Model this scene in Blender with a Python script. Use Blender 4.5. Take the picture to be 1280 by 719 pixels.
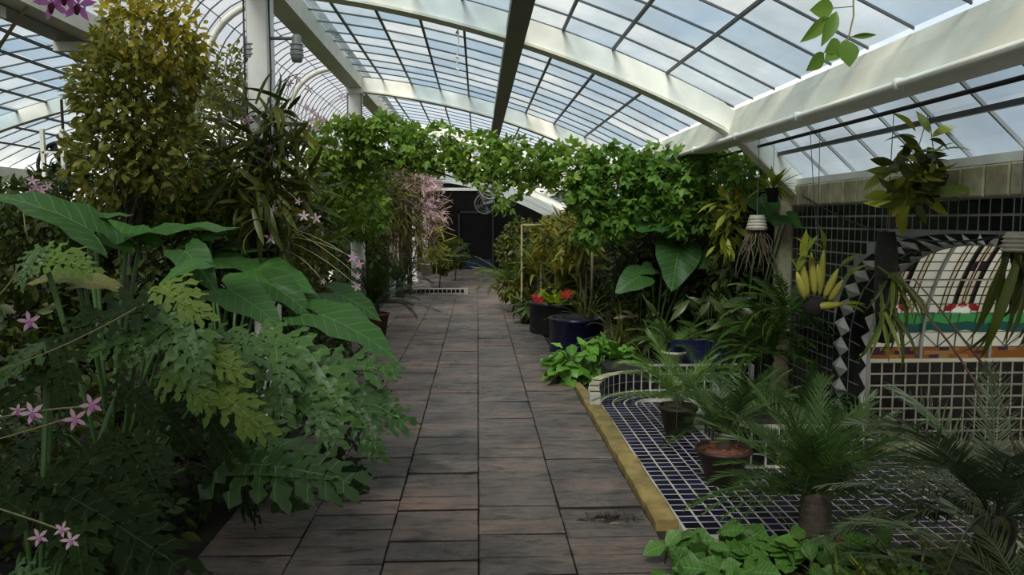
import bpy, bmesh, math, random
import numpy as np
from mathutils import Matrix, Vector

random.seed(7)
rng = np.random.default_rng(7)
PI = math.pi
scene = bpy.context.scene
COL = scene.collection
for o in list(bpy.data.objects):
    bpy.data.objects.remove(o)

# ------------------------------------------------------------------ camera
F = 960.0                                   # focal length in pixels of the 1280x719 frame
CAMH = 1.7
YAW = math.atan(43 / F)
PITCH = math.atan(84.5 / math.hypot(F, 43))
cd = bpy.data.cameras.new('camera')
cd.sensor_width = 36.0
cd.lens = 36.0 * F / 1280.0
cd.clip_start = 0.05
cd.clip_end = 300
cam = bpy.data.objects.new('camera', cd)
COL.objects.link(cam)
cam.location = (0, 0, CAMH)
cam.rotation_euler = (PI / 2 - PITCH, 0, -YAW)
scene.camera = cam

# ------------------------------------------------------------------ world
w = bpy.data.worlds.new('overcast_sky')
scene.world = w
w.use_nodes = True
nt = w.node_tree
nt.nodes.clear()
tc = nt.nodes.new('ShaderNodeTexCoord')
mp = nt.nodes.new('ShaderNodeMapping')
mp.inputs['Scale'].default_value = (1, 1, 2.2)
nz = nt.nodes.new('ShaderNodeTexNoise')
nz.inputs['Scale'].default_value = 2.6
nz.inputs['Detail'].default_value = 6
nz.inputs['Roughness'].default_value = 0.6
rp = nt.nodes.new('ShaderNodeValToRGB')
rp.color_ramp.elements[0].position = 0.36
rp.color_ramp.elements[0].color = (0.56, 0.65, 0.75, 1)
rp.color_ramp.elements[1].position = 0.56
rp.color_ramp.elements[1].color = (1.0, 0.97, 0.90, 1)
bg = nt.nodes.new('ShaderNodeBackground')
bg.inputs['Strength'].default_value = 0.84
wo = nt.nodes.new('ShaderNodeOutputWorld')
L = nt.links.new
L(tc.outputs['Generated'], mp.inputs['Vector'])
L(mp.outputs['Vector'], nz.inputs['Vector'])
L(nz.outputs['Fac'], rp.inputs['Fac'])
L(rp.outputs['Color'], bg.inputs['Color'])
L(bg.outputs['Background'], wo.inputs['Surface'])

sd = bpy.data.lights.new('veiled_sun', 'SUN')
sd.energy = 5.0
sd.angle = math.radians(24)
sd.color = (1.0, 0.95, 0.85)
sun = bpy.data.objects.new('veiled_sun', sd)
COL.objects.link(sun)
sun.rotation_euler = (math.radians(40), math.radians(-18), 0)

vs = scene.view_settings
vs.view_transform = 'Standard'
vs.look = 'None'
vs.gamma = 1.0
vs.exposure = 0.72
vs.use_curve_mapping = False

# ------------------------------------------------------------------ pixel helpers
_fw = Vector((math.sin(YAW) * math.cos(PITCH), math.cos(YAW) * math.cos(PITCH), -math.sin(PITCH)))
_rt = Vector((math.cos(YAW), -math.sin(YAW), 0))
_up = _rt.cross(_fw)


def ray(px, py):
    return (_fw + _rt * ((px - 640) / F) + _up * ((359.5 - py) / F))


def P(px, py, Y):
    r = ray(px, py)
    t = Y / r.y
    return Vector((r.x * t, Y, CAMH + r.z * t))


def G(px, py, z=0.0):
    r = ray(px, py)
    t = (z - CAMH) / r.z
    return Vector((r.x * t, r.y * t, z))


# ------------------------------------------------------------------ materials
MATS = {}


def newmat(name):
    m = bpy.data.materials.new(name)
    m.use_nodes = True
    m.node_tree.nodes.clear()
    MATS[name] = m
    return m, m.node_tree.nodes, m.node_tree.links.new


def plain(name, col, rough=0.5, metal=0.0, noise=0.0, scale=8.0, col2=None, bump=0.0, spec=0.5, objrnd=0.0,
          rough2=None, coords='Object'):
    m, n, l = newmat(name)
    out = n.new('ShaderNodeOutputMaterial')
    b = n.new('ShaderNodeBsdfPrincipled')
    b.inputs['Roughness'].default_value = rough
    b.inputs['Metallic'].default_value = metal
    b.inputs['Specular IOR Level'].default_value = spec
    l(b.outputs[0], out.inputs[0])
    c1 = (*col, 1)
    if col2 is None:
        col2 = tuple(min(1, c * (1 - noise)) for c in col)
    if noise or objrnd or bump:
        t = n.new('ShaderNodeTexCoord')
        g = n.new('ShaderNodeNewGeometry')
        z = n.new('ShaderNodeTexNoise')
        z.inputs['Scale'].default_value = scale
        z.inputs['Detail'].default_value = 5
        z.inputs['Roughness'].default_value = 0.62
        l(g.outputs['Position'] if coords == 'World' else t.outputs['Object'], z.inputs['Vector'])
        r = n.new('ShaderNodeValToRGB')
        r.color_ramp.elements[0].position = 0.35
        r.color_ramp.elements[1].position = 0.65
        r.color_ramp.elements[0].color = (*col2, 1)
        r.color_ramp.elements[1].color = c1
        l(z.outputs['Fac'], r.inputs['Fac'])
        src = r.outputs['Color']
        if objrnd:
            oi = n.new('ShaderNodeObjectInfo')
            mr = n.new('ShaderNodeMapRange')
            mr.inputs['To Min'].default_value = 1 - objrnd
            mr.inputs['To Max'].default_value = 1 + objrnd
            l(oi.outputs['Random'], mr.inputs['Value'])
            mx = n.new('ShaderNodeVectorMath')
            mx.operation = 'SCALE'
            l(src, mx.inputs[0])
            l(mr.outputs[0], mx.inputs['Scale'])
            src = mx.outputs[0]
        l(src, b.inputs['Base Color'])
        if rough2 is not None:
            mr2 = n.new('ShaderNodeMapRange')
            mr2.inputs['From Min'].default_value = 0.4
            mr2.inputs['From Max'].default_value = 0.6
            mr2.inputs['To Min'].default_value = rough2
            mr2.inputs['To Max'].default_value = rough
            l(z.outputs['Fac'], mr2.inputs['Value'])
            l(mr2.outputs[0], b.inputs['Roughness'])
        if bump:
            bp = n.new('ShaderNodeBump')
            bp.inputs['Strength'].default_value = bump
            bp.inputs['Distance'].default_value = 0.02
            l(z.outputs['Fac'], bp.inputs['Height'])
            l(bp.outputs[0], b.inputs['Normal'])
    else:
        b.inputs['Base Color'].default_value = c1
    return m


def leafmat(name, c1, c2, rough=0.42, trans=0.22, vein=None, veincol=None, spec=0.28):
    """c1..c2 varied leaf by leaf; vein=(spacing, slope, width) draws pale veins in the blade's own coordinates"""
    m, n, l = newmat(name)
    out = n.new('ShaderNodeOutputMaterial')
    at = n.new('ShaderNodeAttribute')
    at.attribute_name = 'rnd'
    oi = n.new('ShaderNodeObjectInfo')
    ad = n.new('ShaderNodeMath')
    ad.operation = 'ADD'
    l(at.outputs['Fac'], ad.inputs[0])
    l(oi.outputs['Random'], ad.inputs[1])
    fr = n.new('ShaderNodeMath')
    fr.operation = 'FRACT'
    l(ad.outputs[0], fr.inputs[0])
    mix = n.new('ShaderNodeMix')
    mix.data_type = 'RGBA'
    mix.inputs['A'].default_value = (*c1, 1)
    mix.inputs['B'].default_value = (*c2, 1)
    l(fr.outputs[0], mix.inputs['Factor'])
    col = mix.outputs['Result']
    if vein:
        sp, sl, wd = vein
        uv = n.new('ShaderNodeUVMap')
        sx = n.new('ShaderNodeSeparateXYZ')
        l(uv.outputs[0], sx.inputs[0])

        def M(op, a, b=None):
            k = n.new('ShaderNodeMath')
            k.operation = op
            for i, v in enumerate((a, b)):
                if v is None:
                    continue
                if isinstance(v, (int, float)):
                    k.inputs[i].default_value = v
                else:
                    l(v, k.inputs[i])
            return k.outputs[0]
        ax = M('ABSOLUTE', sx.outputs[0])
        side = M('DIVIDE', M('SUBTRACT', sx.outputs[1], M('MULTIPLY', ax, sl)), sp)
        frs = M('FRACT', side)
        dist = M('MULTIPLY', M('MINIMUM', frs, M('SUBTRACT', 1.0, frs)), sp)
        v1 = M('LESS_THAN', dist, wd)
        v2 = M('LESS_THAN', ax, wd * 1.7)
        vv = M('MAXIMUM', v1, v2)
        mv = n.new('ShaderNodeMix')
        mv.data_type = 'RGBA'
        l(M('MULTIPLY', vv, 0.5), mv.inputs['Factor'])
        l(col, mv.inputs['A'])
        vc = veincol or tuple(min(1, c * 2.2 + 0.03) for c in c2)
        mv.inputs['B'].default_value = (*vc, 1)
        col = mv.outputs['Result']
    b = n.new('ShaderNodeBsdfPrincipled')
    b.inputs['Roughness'].default_value = rough
    b.inputs['Specular IOR Level'].default_value = spec
    l(col, b.inputs['Base Color'])
    tr = n.new('ShaderNodeBsdfTranslucent')
    hs = n.new('ShaderNodeHueSaturation')
    hs.inputs['Value'].default_value = 1.5
    hs.inputs['Hue'].default_value = 0.485
    l(col, hs.inputs['Color'])
    l(hs.outputs[0], tr.inputs['Color'])
    ms = n.new('ShaderNodeMixShader')
    ms.inputs[0].default_value = trans
    l(b.outputs[0], ms.inputs[1])
    l(tr.outputs[0], ms.inputs[2])
    l(ms.outputs[0], out.inputs[0])
    return m


def glassmat(name, tint, tint2, dirt, cloud, scale=1.6):
    """clear sheet glass with a film of dirt that scatters light"""
    m, n, l = newmat(name)
    out = n.new('ShaderNodeOutputMaterial')
    tp = n.new('ShaderNodeBsdfTransparent')
    oi = n.new('ShaderNodeObjectInfo')
    mc = n.new('ShaderNodeMix')
    mc.data_type = 'RGBA'
    mc.inputs['A'].default_value = (*tint, 1)
    mc.inputs['B'].default_value = (*tint2, 1)
    l(oi.outputs['Random'], mc.inputs['Factor'])
    l(mc.outputs['Result'], tp.inputs['Color'])
    tl = n.new('ShaderNodeBsdfTranslucent')
    tl.inputs['Color'].default_value = (*dirt, 1)
    g = n.new('ShaderNodeNewGeometry')
    z = n.new('ShaderNodeTexNoise')
    z.inputs['Scale'].default_value = scale
    z.inputs['Detail'].default_value = 4
    l(g.outputs['Position'], z.inputs['Vector'])
    mr = n.new('ShaderNodeMapRange')
    mr.inputs['From Min'].default_value = 0.35
    mr.inputs['From Max'].default_value = 0.7
    mr.inputs['To Min'].default_value = cloud[0]
    mr.inputs['To Max'].default_value = cloud[1]
    l(z.outputs['Fac'], mr.inputs['Value'])
    m1 = n.new('ShaderNodeMixShader')
    l(mr.outputs[0], m1.inputs[0])
    l(tp.outputs[0], m1.inputs[1])
    l(tl.outputs[0], m1.inputs[2])
    gl = n.new('ShaderNodeBsdfGlossy')
    gl.inputs['Roughness'].default_value = 0.08
    m2 = n.new('ShaderNodeMixShader')
    m2.inputs[0].default_value = 0.05
    l(m1.outputs[0], m2.inputs[1])
    l(gl.outputs[0], m2.inputs[2])
    l(m2.outputs[0], out.inputs[0])
    return m


def stainmat(name, col, trans=0.55):
    m, n, l = newmat(name)
    out = n.new('ShaderNodeOutputMaterial')
    b = n.new('ShaderNodeBsdfPrincipled')
    b.inputs['Base Color'].default_value = (*col, 1)
    b.inputs['Roughness'].default_value = 0.3
    t = n.new('ShaderNodeBsdfTranslucent')
    t.inputs['Color'].default_value = (*col, 1)
    ms = n.new('ShaderNodeMixShader')
    ms.inputs[0].default_value = trans
    l(b.outputs[0], ms.inputs[1])
    l(t.outputs[0], ms.inputs[2])
    l(ms.outputs[0], out.inputs[0])
    return m


def pavermat():
    """riven slate, damp, with a few small puddles"""
    m, n, l = newmat('wet_slate')
    out = n.new('ShaderNodeOutputMaterial')
    b = n.new('ShaderNodeBsdfPrincipled')
    l(b.outputs[0], out.inputs[0])
    g = n.new('ShaderNodeNewGeometry')

    def noise(scale, detail, rough, stretch=(1, 1, 1)):
        mp_ = n.new('ShaderNodeMapping')
        mp_.inputs['Scale'].default_value = stretch
        l(g.outputs['Position'], mp_.inputs['Vector'])
        z = n.new('ShaderNodeTexNoise')
        z.inputs['Scale'].default_value = scale
        z.inputs['Detail'].default_value = detail
        z.inputs['Roughness'].default_value = rough
        l(mp_.outputs[0], z.inputs['Vector'])
        return z.outputs['Fac']

    def mrange(v, a0, a1, b0, b1):
        r_ = n.new('ShaderNodeMapRange')
        for k_, q in zip(('From Min', 'From Max', 'To Min', 'To Max'), (a0, a1, b0, b1)):
            r_.inputs[k_].default_value = q
        l(v, r_.inputs['Value'])
        return r_.outputs[0]
    big = noise(1.5, 7, .7)
    r = n.new('ShaderNodeValToRGB')
    e = r.color_ramp.elements
    e[0].position = 0.33
    e[0].color = (0.070, 0.060, 0.054, 1)
    e[1].position = 0.70
    e[1].color = (0.25, 0.18, 0.145, 1)
    e.new(0.5).color = (0.145, 0.12, 0.108, 1)
    l(big, r.inputs['Fac'])
    oi = n.new('ShaderNodeObjectInfo')
    r2 = n.new('ShaderNodeValToRGB')
    e = r2.color_ramp.elements
    e[0].color = (0.82, 0.84, 0.85, 1)
    e[1].color = (1.25, 1.08, 0.98, 1)
    e.new(0.5).color = (0.98, 0.96, 0.95, 1)
    l(oi.outputs['Random'], r2.inputs['Fac'])
    mx = n.new('ShaderNodeMix')
    mx.data_type = 'RGBA'
    mx.blend_type = 'MULTIPLY'
    mx.inputs['Factor'].default_value = 1
    l(r.outputs[0], mx.inputs['A'])
    l(r2.outputs[0], mx.inputs['B'])
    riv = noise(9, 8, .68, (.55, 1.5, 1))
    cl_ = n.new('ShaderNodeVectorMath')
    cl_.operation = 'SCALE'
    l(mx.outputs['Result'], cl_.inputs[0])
    l(mrange(riv, .36, .50, .42, 1.08), cl_.inputs['Scale'])  # clefts darkened in colour: dirt, and relief shading the bump barely shows
    l(cl_.outputs[0], b.inputs['Base Color'])
    pud = noise(2.7, 3, .5, (1, 2.2, 1))
    wet = mrange(noise(1.1, 4, .6), .38, .6, .20, .48)
    pmask = mrange(pud, .62, .74, 1.0, 0.15)         # 0 inside a puddle
    mu = n.new('ShaderNodeMath')
    mu.operation = 'MULTIPLY_ADD'
    l(wet, mu.inputs[0])
    l(pmask, mu.inputs[1])
    mu.inputs[2].default_value = 0.05
    l(mu.outputs[0], b.inputs['Roughness'])
    bp = n.new('ShaderNodeBump')
    bp.inputs['Distance'].default_value = 0.05
    bs = n.new('ShaderNodeMath')
    bs.operation = 'MULTIPLY'
    l(pmask, bs.inputs[0])
    bs.inputs[1].default_value = 1.0
    l(bs.outputs[0], bp.inputs['Strength'])
    l(riv, bp.inputs['Height'])
    l(bp.outputs[0], b.inputs['Normal'])
    return m


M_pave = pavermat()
M_soil = plain('dark_soil', (0.022, 0.017, 0.012), 0.9, noise=0.6, scale=9, bump=0.6, coords='World')
M_white = plain('white_paint', (0.86, 0.85, 0.78), 0.45, noise=0.14, scale=3, coords='World')
M_cream = plain('cream_paint', (0.76, 0.74, 0.62), 0.5, noise=0.2, scale=3, coords='World')
M_darkbar = plain('dark_glazing_bar', (0.055, 0.06, 0.065), 0.5)
M_beamgrey = plain('grey_green_beam', (0.17, 0.165, 0.13), 0.5, noise=0.2)
M_pipe = plain('white_pipe', (0.7, 0.7, 0.64), 0.35)
M_black = plain('black_rubber', (0.012, 0.012, 0.013), 0.5)
M_wire = plain('grey_wire', (0.2, 0.2, 0.2), 0.5, metal=0.6)
M_grout = plain('pale_grout', (0.46, 0.43, 0.37), 0.8, noise=0.35, scale=5, coords='World')
M_grout2 = plain('grey_grout', (0.24, 0.235, 0.22), 0.8, noise=0.3, scale=5, coords='World')
M_tileblk = plain('black_glazed_tile', (0.008, 0.008, 0.010), 0.22, noise=0.3, scale=2, objrnd=0.4, spec=0.35)
M_tilenavy = plain('navy_glazed_tile', (0.016, 0.013, 0.05), 0.2, noise=0.6, scale=5, objrnd=0.6, spec=0.45)
M_diamond = plain('grey_stone_tile', (0.42, 0.40, 0.37), 0.5, noise=0.3, scale=14, objrnd=0.25)
M_beigeblk = plain('beige_block', (0.48, 0.43, 0.27), 0.75, noise=0.35, scale=9, bump=0.3, objrnd=0.12, coords='World')
M_kerb = plain('ochre_stone', (0.30, 0.215, 0.07), 0.75, noise=0.5, scale=7, bump=0.5, coords='World')
M_darkwall = plain('dark_wall', (0.008, 0.008, 0.007), 0.9, noise=0.3, spec=0.1)
M_navy = plain('navy_glaze', (0.012, 0.014, 0.05), 0.25, noise=0.4, scale=4)
M_terra = plain('terracotta', (0.17, 0.055, 0.03), 0.75, noise=0.4, scale=8)
M_potbrown = plain('brown_pot', (0.035, 0.018, 0.012), 0.55, noise=0.4)
M_potwhite = plain('cream_pot', (0.55, 0.5, 0.4), 0.5, noise=0.3)
M_basket = plain('weathered_basket', (0.45, 0.40, 0.30), 0.8, noise=0.4, scale=25)
M_chips = plain('red_bark_chips', (0.19, 0.06, 0.028), 0.85, noise=0.5, scale=30, objrnd=0.3)
M_bark = plain('bark', (0.05, 0.038, 0.025), 0.85, noise=0.5, scale=20, bump=0.6)
M_barkpale = plain('bamboo', (0.30, 0.26, 0.14), 0.6, noise=0.3, scale=15)
M_root = plain('dry_roots', (0.16, 0.13, 0.075), 0.8, noise=0.4)
M_fern = plain('tree_fern_fibre', (0.014, 0.011, 0.008), 0.95, noise=0.5, scale=40, bump=0.8)
M_stem = plain('green_stem', (0.06, 0.13, 0.03), 0.5, noise=0.2)
M_stemp = plain('pale_stem', (0.24, 0.22, 0.10), 0.6)
M_stemred = plain('reddish_stem', (0.10, 0.05, 0.03), 0.6, noise=0.3)
M_glass = glassmat('roof_glass', (0.62, 0.71, 0.78), (0.90, 0.91, 0.90), (0.26, 0.29, 0.31), (0.04, 0.40), 2.2)
M_glassl = glassmat('lower_roof_glass', (0.62, 0.70, 0.76), (0.72, 0.78, 0.82), (0.24, 0.26, 0.28), (0.25, 0.5))
M_glassv = glassmat('vault_glass', (0.5, 0.54, 0.6), (0.56, 0.6, 0.66), (0.28, 0.29, 0.31), (0.3, 0.5))
M_fan = plain('fan_grey', (0.16, 0.16, 0.15), 0.5, noise=0.2)
M_fandark = plain('fan_dark', (0.03, 0.027, 0.024), 0.6, spec=0.2)
M_lamp = plain('lamp_grey', (0.22, 0.23, 0.22), 0.45)
M_wood = plain('pale_wood', (0.42, 0.35, 0.17), 0.6, noise=0.2)
M_lead = plain('lead_came', (0.10, 0.09, 0.085), 0.5)
M_leadg = plain('grey_steel_bar', (0.34, 0.34, 0.34), 0.45)
S_white = stainmat('glass_white', (0.88, 0.88, 0.82))
S_cream = stainmat('glass_cream', (0.85, 0.80, 0.68))
S_black = stainmat('glass_black', (0.03, 0.012, 0.015), 0.2)
S_red = stainmat('glass_red', (0.5, 0.02, 0.02))
S_green = stainmat('glass_green', (0.14, 0.55, 0.22))
S_teal = stainmat('glass_teal', (0.04, 0.22, 0.22))
S_brown = stainmat('glass_orange', (0.45, 0.20, 0.06))
S_purple = stainmat('glass_purple', (0.14, 0.05, 0.14))
S_tan = stainmat('glass_tan', (0.55, 0.36, 0.16))

LM_ear = leafmat('ear_leaf', (0.035, 0.09, 0.02), (0.055, 0.14, 0.032), 0.42, 0.22, vein=(0.15, 0.75, 0.0045), spec=0.22)
LM_eardull = leafmat('dull_ear_leaf', (0.124, 0.133, 0.034), (0.160, 0.153, 0.043), 0.5, 0.2, vein=(0.15, 0.75, 0.0045))
LM_sel = leafmat('split_leaf', (0.035, 0.08, 0.016), (0.07, 0.145, 0.028), 0.38, 0.22, vein=(0.135, 0.4, 0.003), spec=0.32)
LM_selY = leafmat('split_leaf_young', (0.10, 0.17, 0.03), (0.15, 0.22, 0.04), 0.42, 0.3, vein=(0.135, 0.4, 0.003), spec=0.16)
LM_selShade = leafmat('split_leaf_shaded', (0.012, 0.024, 0.006), (0.022, 0.042, 0.009), 0.6, 0.12, vein=(0.135, 0.4, 0.003), spec=0.1)  # split leaf with the shade of the bed put into its colour
LM_vine = leafmat('vine_leaf', (0.09, 0.17, 0.022), (0.27, 0.40, 0.06), 0.45, 0.35)
LM_vine2 = leafmat('vine_leaf_right', (0.06, 0.14, 0.02), (0.17, 0.30, 0.045), 0.45, 0.3)
LM_shr = leafmat('shrub_leaf', (0.085, 0.10, 0.016), (0.19, 0.19, 0.03), 0.45, 0.4)
LM_shrY = leafmat('shrub_leaf_yellow', (0.24, 0.22, 0.02), (0.45, 0.38, 0.04), 0.45, 0.4)
LM_shrL = leafmat('shrub_leaf_lime', (0.124, 0.204, 0.012), (0.268, 0.337, 0.019), 0.45, 0.35)
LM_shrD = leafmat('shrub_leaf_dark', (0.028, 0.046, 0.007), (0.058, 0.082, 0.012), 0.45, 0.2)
LM_orch = leafmat('orchid_leaf', (0.028, 0.041, 0.007), (0.076, 0.092, 0.012), 0.4, 0.15)
LM_orchY = leafmat('orchid_leaf_yellow', (0.124, 0.173, 0.019), (0.316, 0.306, 0.031), 0.4, 0.25)
LM_cyc = leafmat('cycad_frond', (0.022, 0.05, 0.011), (0.06, 0.11, 0.025), 0.4, 0.15)
LM_cycL = leafmat('cycad_frond_light', (0.07, 0.13, 0.025), (0.12, 0.20, 0.04), 0.4, 0.2)
LM_cycG = leafmat('cycad_frond_grey', (0.04, 0.06, 0.03), (0.075, 0.10, 0.05), 0.45, 0.12)
LM_drac = leafmat('dracaena_leaf', (0.076, 0.112, 0.012), (0.268, 0.224, 0.028), 0.42, 0.25)
LM_round = leafmat('round_leaf', (0.064, 0.163, 0.019), (0.124, 0.265, 0.031), 0.4, 0.25, vein=(0.16, 0.6, 0.008))
LM_roundD = leafmat('round_leaf_deep', (0.040, 0.102, 0.019), (0.076, 0.173, 0.028), 0.4, 0.22, vein=(0.16, 0.6, 0.008))
LM_grass = leafmat('grass_leaf', (0.064, 0.092, 0.012), (0.172, 0.184, 0.031), 0.45, 0.2)
LM_dead = leafmat('dry_fibre', (0.14, 0.11, 0.05), (0.28, 0.23, 0.13), 0.6, 0.25)
LM_deadp = leafmat('dry_pink_fibre', (0.25, 0.17, 0.14), (0.42, 0.32, 0.26), 0.6, 0.25)
LM_asp = leafmat('broad_dark_leaf', (0.028, 0.051, 0.011), (0.088, 0.102, 0.034), 0.35, 0.12)
LM_fernl = leafmat('fern_leaf', (0.028, 0.061, 0.009), (0.058, 0.112, 0.015), 0.45, 0.2)
LM_pink = leafmat('pink_petal', (0.55, 0.30, 0.42), (0.72, 0.52, 0.58), 0.5, 0.35)
LM_mag = leafmat('magenta_petal', (0.55, 0.18, 0.50), (0.62, 0.26, 0.55), 0.5, 0.35)
LM_lip = leafmat('dark_lip', (0.09, 0.01, 0.04), (0.12, 0.015, 0.05), 0.5, 0.1)
LM_red = leafmat('red_petal', (0.55, 0.02, 0.03), (0.7, 0.04, 0.05), 0.5, 0.3)
LM_bulb = leafmat('yellow_bulb', (0.28, 0.26, 0.04), (0.40, 0.36, 0.07), 0.45, 0.1)

# ------------------------------------------------------------------ object helpers
WM = {}


def setp(o, label=None, cat=None, group=None, kind=None):
    if label:
        o['label'] = label
    if cat:
        o['category'] = cat
    if group:
        o['group'] = group
    if kind:
        o['kind'] = kind
    return o


def link(name, data, parent=None, M=None):
    o = bpy.data.objects.new(name, data)
    COL.objects.link(o)
    M = Matrix.Identity(4) if M is None else M
    if parent is not None:
        o.parent = parent
        o.matrix_parent_inverse = WM[parent.name].inverted()
    o.matrix_basis = M
    WM[o.name] = M.copy()
    return o


def thing(name, label, cat, loc, group=None):
    o = link(name, None, None, Matrix.Translation(Vector(loc)))
    o.empty_display_size = 0.1
    return setp(o, label, cat, group)


def struct(name, data=None, M=None, label=None):
    o = link(name, data, None, M)
    return setp(o, label, None, None, 'structure')


def mesh(name, verts, faces, mat=None, smooth=False, uv=None, mats=None, midx=None):
    me = bpy.data.meshes.new(name)
    me.from_pydata([tuple(v) for v in verts], [], faces)
    if mats:
        for m in mats:
            me.materials.append(m)
        if midx:
            me.polygons.foreach_set('material_index', midx)
    elif mat:
        me.materials.append(mat)
    if smooth:
        me.polygons.foreach_set('use_smooth', [True] * len(me.polygons))
    if uv:
        lay = me.uv_layers.new(name='UVMap')
        li = np.zeros(len(me.loops), dtype=np.int32)
        me.loops.foreach_get('vertex_index', li)
        a = np.array(uv, dtype=np.float32)[li]
        lay.data.foreach_set('uv', a.ravel())
    me.update()
    return me


class MB:
    def __init__(self):
        self.v = []
        self.f = []

    def add(self, vs, fs):
        k = len(self.v)
        self.v += [tuple(x) for x in vs]
        self.f += [tuple(i + k for i in f) for f in fs]
        return self

    def box(self, x0, x1, y0, y1, z0, z1):
        vs = [(x, y, z) for z in (z0, z1) for y in (y0, y1) for x in (x0, x1)]
        return self.add(vs, [(0, 2, 3, 1), (4, 5, 7, 6), (0, 1, 5, 4), (2, 6, 7, 3), (0, 4, 6, 2), (1, 3, 7, 5)])

    def tube(self, pts, r, n=6, cap=True):
        pts = [Vector(p) for p in pts]
        if not isinstance(r, (list, tuple)):
            r = [r] * len(pts)
        rings = []
        prev = None
        for i, p in enumerate(pts):
            t = (pts[min(i + 1, len(pts) - 1)] - pts[max(i - 1, 0)])
            if t.length < 1e-9:
                t = Vector((0, 0, 1))
            t.normalize()
            if prev is None:
                a = t.orthogonal().normalized()
            else:
                a = (prev - t * prev.dot(t))
                a = a.normalized() if a.length > 1e-6 else t.orthogonal().normalized()
            prev = a
            b = t.cross(a)
            rings.append([p + (a * math.cos(2 * PI * k / n) + b * math.sin(2 * PI * k / n)) * r[i] for k in range(n)])
        vs = [q for R in rings for q in R]
        fs = []
        for i in range(len(pts) - 1):
            for k in range(n):
                fs.append((i * n + k, i * n + (k + 1) % n, (i + 1) * n + (k + 1) % n, (i + 1) * n + k))
        if cap:
            fs.append(tuple(range(n))[::-1])
            fs.append(tuple((len(pts) - 1) * n + k for k in range(n)))
        return self.add(vs, fs)

    def lathe(self, prof, n=20, c=(0, 0, 0)):
        vs, fs = [], []
        for (r, z) in prof:
            for k in range(n):
                a = 2 * PI * k / n
                vs.append((c[0] + r * math.cos(a), c[1] + r * math.sin(a), c[2] + z))
        for i in range(len(prof) - 1):
            for k in range(n):
                fs.append((i * n + k, i * n + (k + 1) % n, (i + 1) * n + (k + 1) % n, (i + 1) * n + k))
        return self.add(vs, fs)

    def prism(self, poly, d):
        """poly: list of 3D points (planar), extruded by vector d"""
        n = len(poly)
        d = Vector(d)
        vs = [Vector(p) for p in poly] + [Vector(p) + d for p in poly]
        fs = [tuple(range(n))[::-1], tuple(range(n, 2 * n))]
        for i in range(n):
            j = (i + 1) % n
            fs.append((i, j, n + j, n + i))
        return self.add(vs, fs)

    def mesh(self, name, mat, smooth=False):
        return mesh(name, self.v, self.f, mat, smooth)

    def obj(self, name, mat, parent=None, smooth=False, M=None):
        return link(name, self.mesh(name, mat, smooth), parent, M)


UNIT = {}


def unitbox(mat):
    """unit cube, centred on x,y, z from 0 to 1"""
    if mat.name not in UNIT:
        UNIT[mat.name] = MB().box(-.5, .5, -.5, .5, 0, 1).mesh('unit_piece', mat)
    return UNIT[mat.name]


def unittile(mat):
    """unit tile with bevelled front: x,y in -.5..+.5, z 0..1"""
    k = 'tile_' + mat.name
    if k not in UNIT:
        b = 0.44
        vs = [(-.5, -.5, 0), (.5, -.5, 0), (.5, .5, 0), (-.5, .5, 0), (-.5, -.5, .6), (.5, -.5, .6), (.5, .5, .6), (-.5, .5, .6),
              (-b, -b, 1), (b, -b, 1), (b, b, 1), (-b, b, 1)]
        fs = [(8, 9, 10, 11)]
        for i in range(4):
            j = (i + 1) % 4
            fs += [(i, j, 4 + j, 4 + i), (4 + i, 4 + j, 8 + j, 8 + i)]
        UNIT[k] = mesh('tile_piece', vs, fs, mat)
    return UNIT[k]


def frame(p, xdir, ydir, sx=1, sy=1, sz=1):
    x = Vector(xdir).normalized()
    y = Vector(ydir)
    y = (y - x * y.dot(x)).normalized()
    z = x.cross(y)
    M = Matrix(((x[0] * sx, y[0] * sy, z[0] * sz, p[0]), (x[1] * sx, y[1] * sy, z[1] * sz, p[1]),
                (x[2] * sx, y[2] * sy, z[2] * sz, p[2]), (0, 0, 0, 1)))
    return M


def aim(p, d, nrm, s=1.0, sx=None):
    """leaf frame: +Y along d, +Z near nrm"""
    y = Vector(d).normalized()
    z = Vector(nrm)
    z = z - y * z.dot(y)
    z = z.normalized() if z.length > 1e-6 else y.orthogonal().normalized()
    x = y.cross(z)
    sx = s if sx is None else sx
    return Matrix(((x[0] * sx, y[0] * s, z[0] * s, p[0]), (x[1] * sx, y[1] * s, z[1] * s, p[1]),
                   (x[2] * sx, y[2] * s, z[2] * s, p[2]), (0, 0, 0, 1)))


# ------------------------------------------------------------------ leaf templates (length 1 along +Y, face up +Z)
def t_blade(W=0.4, nseg=6, fold=0.12, droop=0.15, peak=0.4, wave=0.0):
    vs, fs, uv = [], [], []
    for i in range(nseg + 1):
        t = i / nseg
        wd = W * 0.5 * (t / peak) ** 0.6 * (1 if t < peak else 1) if t < peak else W * 0.5 * max(0.0, 1 - ((t - peak) / (1 - peak)) ** 1.7)
        wd = max(wd, 0.004)
        z = -droop * t * t
        for s in (-1, 0, 1):
            zz = z + (fold * wd * 2 if s else 0) + (wave * math.sin(t * 14 + s) * abs(s) * wd)
            vs.append((s * wd, t, zz))
            uv.append((s * wd, t))
    for i in range(nseg):
        a = i * 3
        fs += [(a, a + 1, a + 4, a + 3), (a + 1, a + 2, a + 5, a + 4)]
    return vs, fs, uv


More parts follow.
